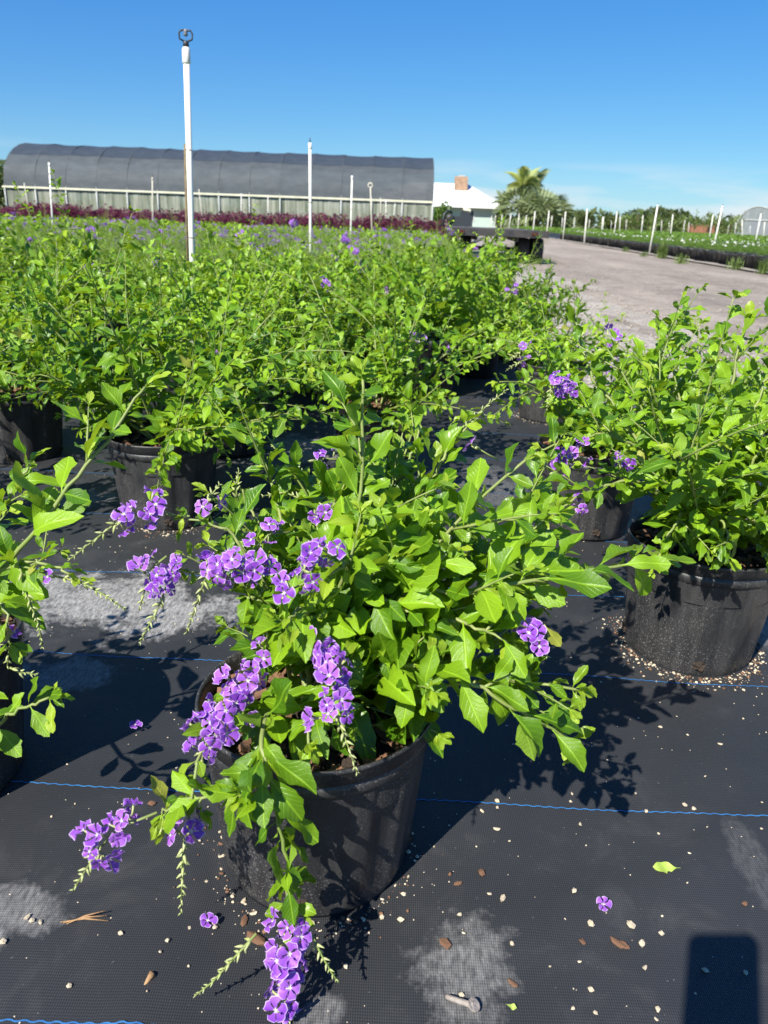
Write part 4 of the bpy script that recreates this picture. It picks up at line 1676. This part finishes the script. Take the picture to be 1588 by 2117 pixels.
P_ = np.stack([fxy[idx, 0] + fr.normal(0, .1, len(idx)), fxy[idx, 1], np.full(len(idx), .47)], 1)
wf.scatter(*PENT, vbasis(fr.normal(0, 1, P_.shape), np.array([0, -.8, 1.]) + fr.normal(0, .3, P_.shape)) * .026, P_)
o = b.build('field_plants', M['field_leaf'])
tag(o, 'mass of low green plants filling the field across the road', 'plants', kind='stuff')
tag(wf.build('white_flowers', M['white_flower'], o), kind='stuff')
# dark fabric below that field
sheet('field_fabric', np.linspace(0, 1, 6), np.linspace(4, 76, 40), lambda s, y: road_far(y) + .33 + s * 45, M['fabric'], .0)

FIELD_POLES = [(105, 205, 85, 440), (125, 300, 115, 400), (240, 270, 228, 405), (303, 300, 297, 395), (350, 228, 318, 462), (376, 268, 367, 420), (427, 293, 420, 400),
               (562, 258, 545, 430), (668, 320, 660, 410), (683, 175, 633, 460), (717, 300, 708, 425), (778, 315, 770, 410), (808, 250, 785, 445),
               (905, 300, 890, 430), (941, 315, 930, 425), (961, 330, 957, 400), (1138, 253, 1100, 485), (1215, 182, 1130, 575), (1268, 335, 1252, 430), (1326, 320, 1310, 460),
               (1375, 290, 1378, 465), (1443, 345, 1437, 430), (1532, 245, 1485, 475), (1562, 310, 1548, 455)]
special = {17: 'tallest leaning white riser, nearest the road on the right', 9: 'tall white riser leaning right, near the middle of the field edge', 22: 'leaning white riser before the small grey hoop house',
           20: 'white riser with a stub crosspiece just left of the small hoop house', 16: 'white riser just left of the tallest leaning one', 4: 'white riser leaning right, nearest to the left end of the road'}
for i, (tx, ty, bx, by) in enumerate(FIELD_POLES):
    s_ = 400 / 1588
    args = (1188 + bx * s_, 380 + by * s_, 1188 + tx * s_, 380 + ty * s_)
    lb = special.get(i, 'thin white riser pipe standing in the field across the road')
    riser_px(*args, lb, None if i in special else 'riser pipes in the field across the road', head='cap' if i in special else 'none', n=6, r=.022)
for (x, t_, b_) in ((555, 470, 520), (622, 460, 520), (655, 455, 560), (708, 450, 560), (778, 445, 565), (848, 445, 565), (908, 455, 570), (978, 425, 570), (1008, 470, 540), (1093, 420, 570), (1118, 460, 575),
                    (1205, 475, 585), (1230, 425, 610), (1303, 475, 590), (1407, 405, 640), (1427, 490, 600), (1535, 470, 605)):
    s_ = 400 / 1588
    top = (860 + x * s_, 330 + t_ * s_)
    big_ = x in (1407,)
    riser_px(top[0] - (b_ - t_) * s_ * .1, 330 + b_ * s_, *top, 'bright white riser standing where the road meets the field' if big_ else 'distant white riser pipe in the row before the palms',
             None if big_ else 'riser pipes before the palms', head='none', n=6, r=.026)

# ------------------------------------------------------------------ house
M['house_wall'] = simple('pale_green_stucco', (.42, .52, .47), (.38, .48, .44), 2, .8)
M['roof_white'] = simple('white_roof_tile', (.82, .82, .80), (.74, .74, .72), 1.5, .6)
M['brick'] = simple('chimney_brick', (.40, .26, .17), (.24, .15, .09), 2.6, .85)
M['glass_dark'] = simple('window_glass', (.03, .04, .05), (.05, .06, .07), 2, .15)
hs_ = empty('house', (5, 92, 0))
tag(hs_, 'low house with white hip roof, brick chimney and pale green walls', 'house')
HX0, HX1, HD = -7.5, 6.5, 9.
MB().box(((HX0 + HX1) / 2, HD / 2, 1.16), (HX1 - HX0, HD, 2.32)).build('wall', M['house_wall'], hs_, False)
e = .75
rv = [(HX0 - e, -e, 2.3), (HX1 + e, -e, 2.3), (HX1 + e, HD + e, 2.3), (HX0 - e, HD + e, 2.3), (HX0 + 4.2, HD / 2, 4.75), (3.3, HD / 2, 4.75)]
rb = MB().add(rv, [(0, 1, 5, 4), (1, 2, 5), (2, 3, 4, 5), (3, 0, 4), (3, 2, 1, 0)])
rf = rb.build('roof', M['roof_white'], hs_, False)
MB().box(((HX0 + HX1) / 2, -e - .02, 2.24), (HX1 - HX0 + 2 * e, .08, .2)).build('fascia', M['roof_white'], rf, False)
MB().box((2.4, HD / 2 - 1.2, 4.4), (1.45, 1., 2.1)).build('chimney', M['brick'], rf, False)
MB().box((2.4, HD / 2 - 1.2, 5.52), (.7, .6, .16)).build('chimney_pot', M['galv'], rf, False)
for x in (-4.2, .2, 3.1):
    w_ = MB().box((x, -.03, 1.35), (1.5, .08, 1.2)).build('window', M['roof_white'], hs_, False)
    for s in (-1, 1):
        MB().box((x + s * .36, -.075, 1.35), (.62, .03, 1.02)).build('pane', M['glass_dark'], w_, False)
d_ = MB().box((-1.7, -.03, 1.02), (1.0, .08, 2.04)).build('door', M['grey_plastic'], hs_, False)
MB().box((-1.35, -.09, 1.0), (.06, .05, .12)).build('handle', M['galv'], d_, False)

# ------------------------------------------------------------------ palms, trees, scrub
def palm(loc, h, nfr, L, label, yg=0., fan=False, seed=0, group='palms beside the house'):
    q = np.random.default_rng(seed)
    r_ = empty('palm_tree', loc)
    tag(r_, label, 'palm tree', group)
    MB().tube([(0, 0, 0), (.05, 0, h * .5), (.0, .05, h)], [.2, .15, .13], 10).build('trunk', M['wood_stem'], r_)
    crown = h
    bb = MB()
    if fan:
        for k in range(20):
            a = (k - 9.5) / 10 * 1.9
            d = np.array([math.sin(a), math.cos(a), 0])
            s = np.array([d[1], -d[0], 0])
            bb.add([d * .55, d * .75 + s * .035 + [0, 0, .03], d * 1.0 - [0, 0, .12], d * .75 - s * .035], [(0, 1, 2, 3)], 0, None, q.random(), yg)
        bb.tube([(0, 0, 0), (0, .58, .02)], .012, 5)
    else:
        for k in range(34):
            f = .12 + .88 * k / 34
            c = np.array([0, f, .22 * math.sin(f * 2.2) - .45 * f * f])
            for s in (-1, 1):
                l = .34 * math.sin(math.pi * min(.97, f * .9 + .08)) + .05
                tip = c + np.array([s * l * .8, l * .55, -l * .55])
                wv = np.array([0, .022, 0])
                bb.add([c - wv, c + wv, tip], [(0, 1, 2)], 0, None, q.random(), yg)
        bb.tube([(0, f, .22 * math.sin(f * 2.2) - .45 * f * f) for f in np.linspace(0, 1, 9)], np.linspace(.014, .004, 9), 4)
    me = bb.mesh('frond', M['palm_leaf'])
    for k in range(nfr):
        a = k * 2.4 + q.normal(0, .2)
        el = q.uniform(-.45, 1.25) if not fan else q.uniform(-.6, 1.3)
        s = L * q.uniform(.85, 1.15)
        M4 = Matrix.Translation((0, 0, crown)) @ Matrix.Rotation(a, 4, 'Z') @ Matrix.Rotation(el, 4, 'X') @ Matrix.Rotation(q.normal(0, .3), 4, 'Y') @ Matrix.Scale(s, 4)
        link('frond', me, r_, M4)


palm((13.1, 86, 0), 4.2, 20, 2.3, 'tallest palm with a yellow-green crown right of the house', .8, seed=1)
palm((14.5, 88, 0), 3.9, 20, 2.5, 'darker feathery palm just right of the tallest one', 0, seed=2)
palm((12.6, 84, 0), 2.1, 30, 2.6, 'silvery fan palm at the foot of the tallest palm', 0, True, 3)
palm((14.4, 83, 0), 1.9, 30, 2.5, 'silvery fan palm in the middle of the palm clump', 0, True, 4)
palm((16.0, 85, 0), 1.8, 28, 2.5, 'rightmost silvery fan palm of the clump', 0, True, 5)
palm((11.3, 88, 0), 2.8, 12, 1.2, 'small palm peeping over the house eave', 0, seed=6)


def tree(name, loc, h, rx, ry, label, cat, group, mat, n=900, lf=.35, seed=0, trunk=.25, low=.25):
    q = np.random.default_rng(seed)
    r_ = empty(name, loc)
    tag(r_, label, cat, group)
    tb = MB()
    tb.tube([(0, 0, 0), (.05 * h * .1, 0, h * .35), (0, 0, h * .7)], [trunk * .5, trunk * .4, trunk * .12], 8)
    cl = []
    for k in range(9):
        a = k * 2.4
        c = np.array([math.cos(a) * rx * q.uniform(.15, .68), math.sin(a) * ry * q.uniform(.15, .68), h * q.uniform(low + .15, .86)])
        cl.append((c, q.uniform(.28, .5)))
        tb.tube([(0, 0, h * .25), c * [.5, .5, .8], c], [trunk * .25, trunk * .15, .02], 5)
    tb.build('trunk', M['wood_stem'], r_)
    bb = MB()
    V = np.array([[0, 0, 0], [.3, .45, .08], [0, 1, -.05], [-.3, .45, .08]])
    for i in range(n):
        c, s = cl[q.integers(len(cl))]
        v = q.normal(0, 1, 3)
        v = v / np.linalg.norm(v) * q.random() ** .35
        p = c + v * [rx * s * 1.1, ry * s * 1.1, h * s * .55]
        p[2] = max(.1, p[2])
        R = basis(v + q.normal(0, .5, 3), np.array([0, 0, 1.]) + q.normal(0, .6, 3))
        bb.add((V * lf * q.uniform(.6, 1.2)) @ R.T + p, [(0, 1, 2, 3)], 0, None, q.random(), q.random() ** 4)
    tag(bb.build('crown', mat, r_), kind='stuff')
    return r_


tree('broad_tree', (-25.2, 52, 0), 3.6, 2.6, 2.6, 'dark broad tree rising at the left end of the greenhouse', 'tree', None, M['tree_leaf'], 1500, .4, 1, low=.1)
tree('garden_bush', (4.2, 80, 0), 2.3, 1.5, 1.3, 'round green bush between greenhouse and house', 'bush', None, M['field_leaf'], 700, .35, 2, low=0.)
tree('garden_bush', (10.6, 84, 0), 1.9, .8, .8, 'small rusty green bush under the right house eave', 'bush', None, M['tree_leaf'], 300, .3, 3, low=0.)
tree('broad_tree', (48, 155, 0), 3.9, 7, 4, 'broad dome-shaped tree on the far right skyline', 'tree', None, M['tree_leaf'], 1800, .8, 4, low=.0)
q = np.random.default_rng(12)
for k, (az, h, w) in enumerate(((.2, 2.9, 1.8), (.23, 4.2, 1.3), (.262, 3.8, 1.4), (.285, 2.8, 2.), (.33, 3.3, 2.8), (.36, 3.0, 3.0), (.395, 3.3, 2.5), (.46, 4, 3.5), (.43, 2.6, 2.2))):
    Y = 118 + q.uniform(-8, 14)
    tree('skyline_tree', (az * Y, Y, 0), h * .62, w * 1.3, w, 'far scrubby tree on the skyline behind the field', 'tree', 'scrubby trees along the skyline', M['tree_leaf'], 420, .6, 20 + k, low=.05)
# far-off hedge reading as one band
b = MB()
m = 7000
x = q.uniform(-90, 150, m)
hh = 2.3 + .9 * np.sin(x * .21) + .6 * np.sin(x * .63 + 1)
P_ = np.stack([x, 170 + q.normal(0, 5, m), q.random(m) ** .7 * hh], 1)
b.scatter(*DIAMOND, vbasis(q.normal(0, 1, P_.shape) + [0, 0, .5], np.array([0, 0, 1.]) + q.normal(0, .7, P_.shape)) * q.uniform(.7, 1.6, m)[:, None, None], P_, q.random(m), q.random(m) ** 4)
tag(b.build('distant_hedge', M['tree_leaf']), 'far band of scrub along the horizon', 'hedge', kind='stuff')
# container-grown saplings behind the field, slim and pale
for k in range(26):
    az = .27 + .006 * k + q.normal(0, .002)
    Y = 92 + q.uniform(-6, 6)
    tree('sapling', (az * Y, Y, 0), q.uniform(1.9, 2.6), .35, .35, 'slim pale sapling in the far nursery rows', 'sapling', 'saplings beyond the field', M['grass'], 70, .28, 60 + k, trunk=.06, low=.2)

M['orange_paint'] = simple('orange_paint', (.34, .15, .08), (.24, .11, .07), 2, .7)
ob = empty('orange_bin', (.372 * 95, 95, 0))
tag(ob, 'orange open bin beyond the field near the small hoop house', 'bin')
MB().box((0, 0, .6), (2.6, 1.4, 1.1)).build('body', M['orange_paint'], ob, False)
for i in range(5):
    MB().box((-1.1 + .55 * i, -.73, .6), (.08, .06, 1.1)).build('stiffener', M['orange_paint'], ob, False)
MB().box((0, 0, 1.18), (2.7, 1.5, .07)).build('top_rim', M['orange_paint'], ob, False)

# small hoop house at the right
h2 = empty('hoop_house', (.4375 * 105, 105, 0), rad(-38))
tag(h2, 'small grey hoop house with its arched end facing the field', 'greenhouse')
n = 21
W2, H2, L2 = 2.35, 3.75, 14
prof = [(-W2, 0)] + [(-W2 * math.cos(a), 1.4 + (H2 - 1.4) * math.sin(a)) for a in np.linspace(0, math.pi, n)] + [(W2, 0)]
for k in range(7):
    V, F = [], []
    for y in (k * 2., k * 2. + 1.98):
        V += [(x, y, z) for x, z in prof[1:-1]]
    m = len(prof) - 2
    F = [(i, i + 1, m + i + 1, m + i) for i in range(m - 1)]
    MB().add(V, F).build('roof_cloth_panel', M['shade_top'], h2)
    for s in (0, -1):
        x = prof[s][0]
        MB().add([(x, k * 2., 0), (x, k * 2. + 1.98, 0), (x, k * 2. + 1.98, 1.4), (x, k * 2., 1.4)], [(0, 1, 2, 3)]).build('side_film_panel', M['side_film'], h2)
for yy in (.02, 13.9):
    MB().add([(x * .99, yy, z * .995) for x, z in prof], [tuple(range(len(prof)))]).build('end_film', M['end_film'], h2, False)
for k in range(8):
    MB().tube([(x, k * 2 - .01, z) for x, z in prof], .05, 6).build('hoop', M['galv'], h2)
MB().box((0, -.05, 1.0), (1.4, .06, 2.0)).build('door', M['grey_plastic'], h2, False)
MB().box((0, -.06, 2.15), (3.2, .08, .1)).build('cross_bar', M['galv'], h2, False)

# ------------------------------------------------------------------ weeds at the far kerb
def weed(loc, h, n, label, seed, group='grass tufts along the far kerb'):
    q = np.random.default_rng(seed)
    bb = MB()
    for i in range(n):
        a = q.uniform(0, 6.28)
        l = h * q.uniform(.5, 1.1)
        p = np.array([q.normal(0, .06), q.normal(0, .06), 0])
        o_ = np.array([math.cos(a), math.sin(a), 0]) * l * q.uniform(.15, .6)
        w_ = np.array([-math.sin(a), math.cos(a), 0]) * .006
        m_ = p + o_ * .4 + [0, 0, l * .7]
        e_ = p + o_ + [0, 0, l * q.uniform(.7, 1)]
        bb.add([p - w_, p + w_, m_ + w_, m_ - w_, e_], [(0, 1, 2, 3), (3, 2, 4)], 0, None, q.random(), q.random() * .5)
    o = bb.build('grass_tuft', M['grass'])
    o.location = loc
    tag(o, label, 'grass tuft', group)


for k, (px, py, h, n_) in enumerate(((1355, 533, .5, 130), (1395, 545, .28, 60), (1505, 556, .3, 70), (1560, 565, .33, 80), (1320, 530, .18, 40), (1285, 520, .2, 40))):
    g = gpt(px, py)
    weed((g[0] + .15, g[1], 0), h, n_, 'tall grass tuft at the far kerb between pots' if k == 0 else 'small grass tuft growing before the far pots', 200 + k)

# ------------------------------------------------------------------ litter on the fabric
def pebble_mesh(seed):
    q = np.random.default_rng(seed)
    a = (1 + 5 ** .5) / 2
    V = np.array([(-1, a, 0), (1, a, 0), (-1, -a, 0), (1, -a, 0), (0, -1, a), (0, 1, a), (0, -1, -a), (0, 1, -a), (a, 0, -1), (a, 0, 1), (-a, 0, -1), (-a, 0, 1)]) / 1.9
    F = [(0, 11, 5), (0, 5, 1), (0, 1, 7), (0, 7, 10), (0, 10, 11), (1, 5, 9), (5, 11, 4), (11, 10, 2), (10, 7, 6), (7, 1, 8), (3, 9, 4), (3, 4, 2), (3, 2, 6), (3, 6, 8), (3, 8, 9), (4, 9, 5), (2, 4, 11), (6, 2, 10), (8, 6, 7), (9, 8, 1)]
    V = V * q.uniform(.55, 1.35, (12, 1)) * [1, q.uniform(.5, .9), .5]
    return V, F


PEB = [pebble_mesh(300 + i) for i in range(6)]
PERL = [MB().add(*p).mesh('perlite_granule', M['perlite'], False) for p in PEB]
BARKM = [MB().add(p[0] * [1, .8, .6], p[1]).mesh('bark_chip', M['bark'], False) for p in PEB]
PG = 'white granules scattered on the black fabric'
for (px, py, s) in ((1221, 1913, .0075), (1305, 1915, .008), (1366, 1930, .008), (1327, 1952, .0075), (1188, 1842, .006), (1220, 2048, .006), (1333, 2002, .0055), (1415, 1670, .005), (1336, 1680, .006),
                    (1433, 1677, .005), (1200, 1704, .005), (1028, 1672, .005), (1027, 1658, .006), (997, 1680, .005), (1365, 1510, .005), (1488, 1544, .005), (1456, 1612, .004), (1313, 1643, .005),
                    (951, 1896, .006), (1039, 1860, .006), (953, 2058, .006), (1012, 1850, .004), (57, 1902, .006), (67, 1909, .006), (85, 1913, .006), (8, 1953, .008), (249, 1934, .006), (347, 1951, .005), (144, 2043, .005),
                    (443, 1917, .007), (1460, 2005, .006), (1543, 2007, .005), (1185, 2088, .005), (1230, 2097, .005), (1360, 2087, .005), (828, 1905, .006), (390, 2000, .004), (715, 2000, .005), (1180, 1658, .005), (1183, 1642, .004), (1027, 1717, .006), (1058, 1955, .005)):
    g = gpt(px, py)
    M4 = Matrix.Translation((g[0], g[1], float(relief(g[0], g[1])) + s * .35)) @ Matrix.Rotation(rng.uniform(0, 6.28), 4, 'Z') @ Matrix.Scale(s * rng.uniform(.5, .85), 4)
    tag(link('perlite_granule', PERL[int(rng.integers(6))], None, M4), 'small cream-white granule lying on the sunlit black fabric', 'granule', PG)
for (px, py, s) in ((1278, 1952, .009), (1290, 1955, .008), (995, 1808, .007), (946, 1831, .006), (920, 1953, .009), (1205, 1948, .006), (1541, 1868, .005), (312, 1660, .008), (1060, 2035, .006), (530, 1945, .012), (505, 1905, .008)):
    g = gpt(px, py)
    M4 = Matrix.Translation((g[0], g[1], float(relief(g[0], g[1])) + s * .3)) @ Matrix.Rotation(rng.uniform(0, 6.28), 4, 'Z') @ Matrix.Scale(s, 4)
    tag(link('bark_chip', BARKM[int(rng.integers(6))], None, M4), 'reddish brown bark chip lying on the black fabric', 'bark chip', 'bark chips on the black fabric')
# fine grit everywhere, and spilled mix round the near pots
def zrot(n):
    a = rng.uniform(0, 6.28, n)
    R = np.zeros((n, 3, 3))
    R[:, 0, 0] = np.cos(a); R[:, 0, 1] = -np.sin(a); R[:, 1, 0] = np.sin(a); R[:, 1, 1] = np.cos(a); R[:, 2, 2] = 1
    return R


b, b2 = MB(), MB()
n = 1300
x, y = rng.uniform(-1.2, .85, n), rng.uniform(.5, 2.3, n)
sz = .0009 + .0016 * rng.random(n) ** 3
for (cx, cy, m) in ((MAIN[0], MAIN[1], 330), (.59, 1.30, 800), (-.565, 1.88, 420), (.66, 3.14, 200)):
    a = rng.uniform(0, 6.28, m)
    q_ = POT_B + .004 + abs(rng.normal(0, .02, m)) * (.4 + rng.random(m))
    x = np.concatenate([x, cx + q_ * np.cos(a)])
    y = np.concatenate([y, cy + q_ * np.sin(a)])
    sz = np.concatenate([sz, .001 + .0032 * rng.random(m) ** 3])
P_ = np.stack([x, y, relief(x, y) + sz * .3], 1)
R_ = zrot(len(x)) * sz[:, None, None]
grp = np.arange(len(x)) % 6
dark = (np.arange(len(x)) >= n) & (np.arange(len(x)) % 5 < 2)
for k in range(6):
    i_ = (grp == k) & ~dark
    b.scatter(*PEB[k], R_[i_], P_[i_])
    i_ = (grp == k) & dark
    b2.scatter(*PEB[k], R_[i_], P_[i_])
o = b.build('spilled_grit', M['perlite'], None, False)
tag(o, 'pale grit sprinkled over the fabric and round the pot feet', 'grit', kind='stuff')
tag(b2.build('soil_crumbs', M['bark'], o), kind='stuff')

# limestone pebbles on the verge
b = MB()
n = 5200
y = 1.2 + 10 * rng.random(n) ** 1.6
x = bed_edge(y) + (road_near(y) + .5 - bed_edge(y)) * rng.random(n)
sz = .004 + .013 * rng.random(n) ** 3
for k in range(6):
    i_ = np.arange(n) % 6 == k
    b.scatter(*PEB[k], zrot(i_.sum()) * sz[i_][:, None, None], np.stack([x[i_], y[i_], -.008 + sz[i_] * .25], 1))
n = 4200
y = 3.0 + 13 * rng.random(n) ** 1.3
x = road_near(y) + .2 + (road_far(y) - road_near(y)) * rng.random(n) ** 1.5
sz = .004 + .013 * rng.random(n) ** 4
for k in range(6):
    i_ = np.arange(n) % 6 == k
    b.scatter(*PEB[k], zrot(i_.sum()) * sz[i_][:, None, None], np.stack([x[i_], y[i_], .004 + sz[i_] * .25], 1))
tag(b.build('verge_gravel', M['pebble']), 'loose pale limestone chips between bed and road', 'gravel', kind='stuff')

# fallen leaf, fallen flowers, nail and straw
fm = MB(); fm.add(*leaf_tpl(9, 2, .1, .12, .1, .2, w0=.24, teeth=False)[:2]); FLM = fm.mesh('fallen_leaf', M['fallen_leaf'])
g = gpt(1405, 1803)
tag(link('fallen_leaf', FLM, None, leaf_matrix([g[0], g[1], .006], basis([-1, .06, .02], [.1, -.2, 1]), .034)), 'single pale green leaf fallen on the fabric', 'leaf')
g = gpt(1045, 2082)
tag(link('fallen_leaf', FLM, None, leaf_matrix([g[0], g[1], .004], basis([1, -.3, 0], [0, -.2, 1]), .012)), 'tiny yellow-green leaf scrap near the nail', 'leaf')
for k, (px, py, lb) in enumerate(((1246, 1880, 'fallen purple flower with pale tube on the open fabric'), (430, 1914, 'fallen purple flower left of the nearest pot foot'), (280, 1507, 'fallen purple flower in the pot shade at left'), (1212, 1216, 'fallen purple flower near the right pot'))):
    g = gpt(px, py)
    nr_ = [(.3, -.6, .7), (-.3, -.5, .8), (.1, -.3, 1), (.2, -.5, .8)][k]
    tag(link('fallen_flower', FLORET, None, leaf_matrix([g[0], g[1], .008], basis([.7, .3, 0], nr_), .0095)), lb, 'flower')
nl = MB()
a_, c_ = gpt(920, 2068), gpt(978, 2090)
z = .006
nl.tube([(a_[0], a_[1], z), (a_[0] * .92 + c_[0] * .08, a_[1] * .92 + c_[1] * .08, z), (c_[0] * .85 + a_[0] * .15, c_[1] * .85 + a_[1] * .15, z + .001), (c_[0], c_[1], z + .002)], [.0012, .0028, .0032, .0042], 10)
nb = nl.build('nail', M['nail'])
dv = unit([c_[0] - a_[0], c_[1] - a_[1], .05])
MB().tube([np.array([c_[0], c_[1], z + .002]), np.array([c_[0], c_[1], z + .002]) + dv * .0015], .0068, 14).build('nail_head', M['nail'], nb, False)
tag(nb, 'weathered grey nail with a flat head lying near the bottom edge', 'nail')
sb = MB()
a_, c_ = gpt(125, 1912), gpt(228, 1903)
for k in range(3):
    sb.tube([(a_[0] + .004 * k, a_[1] - .001 * k, .004), ((a_[0] + c_[0]) / 2, (a_[1] + c_[1]) / 2 + .001 * k, .006 + .001 * k), (c_[0] - .003 * k, c_[1] + .004 * (k - 1), .004 + .003 * k)], [.0004, .0011, .0005], 5)
tag(sb.build('straw', M['straw']), 'thin dry brown straw lying left of the nearest pot', 'straw')
wb = MB()
a_, c_ = gpt(298, 2043), gpt(316, 2022)
wb.tube([(a_[0], a_[1], .003), ((a_[0] + c_[0]) / 2, (a_[1] + c_[1]) / 2, .005), (c_[0], c_[1], .006)], [.0008, .0025, .0045], 6)
tag(wb.build('wood_splinter', M['straw']), 'short brown wood splinter below the straw', 'splinter')

# ------------------------------------------------------------------ the photographer's phone, just behind the lens
ph = empty('smartphone', (0, 0, CAM_H))
ph.matrix_world = Matrix.Translation((0, 0, CAM_H)) @ CAMROT @ Matrix.Translation((0, 0, .016))
b = MB()
w_, hh, rc = .0385, .0785, .011
out = []
for (cx, cy, a0) in ((w_ - rc, hh - rc, 0), (-w_ + rc, hh - rc, 90), (-w_ + rc, -hh + rc, 180), (w_ - rc, -hh + rc, 270)):
    for k in range(7):
        a = rad(a0 + 15 * k)
        out.append((cx + rc * math.cos(a) - .027, cy + rc * math.sin(a) - .062))
n = len(out)
V = [(x, y, -.004) for x, y in out] + [(x, y, .004) for x, y in out]
F = [tuple(range(n))[::-1], tuple(range(n, 2 * n))] + [(i, (i + 1) % n, n + (i + 1) % n, n + i) for i in range(n)]
b.add(V, F).build('body', M['black_plastic'], ph, False)
MB().lathe([(.001, -.0065), (.006, -.0065), (.0075, -.004)], 20).build('lens_ring', M['grey_plastic'], ph)
tag(ph, 'phone held up at the camera, seen only by its dark rectangular shadow', 'phone')
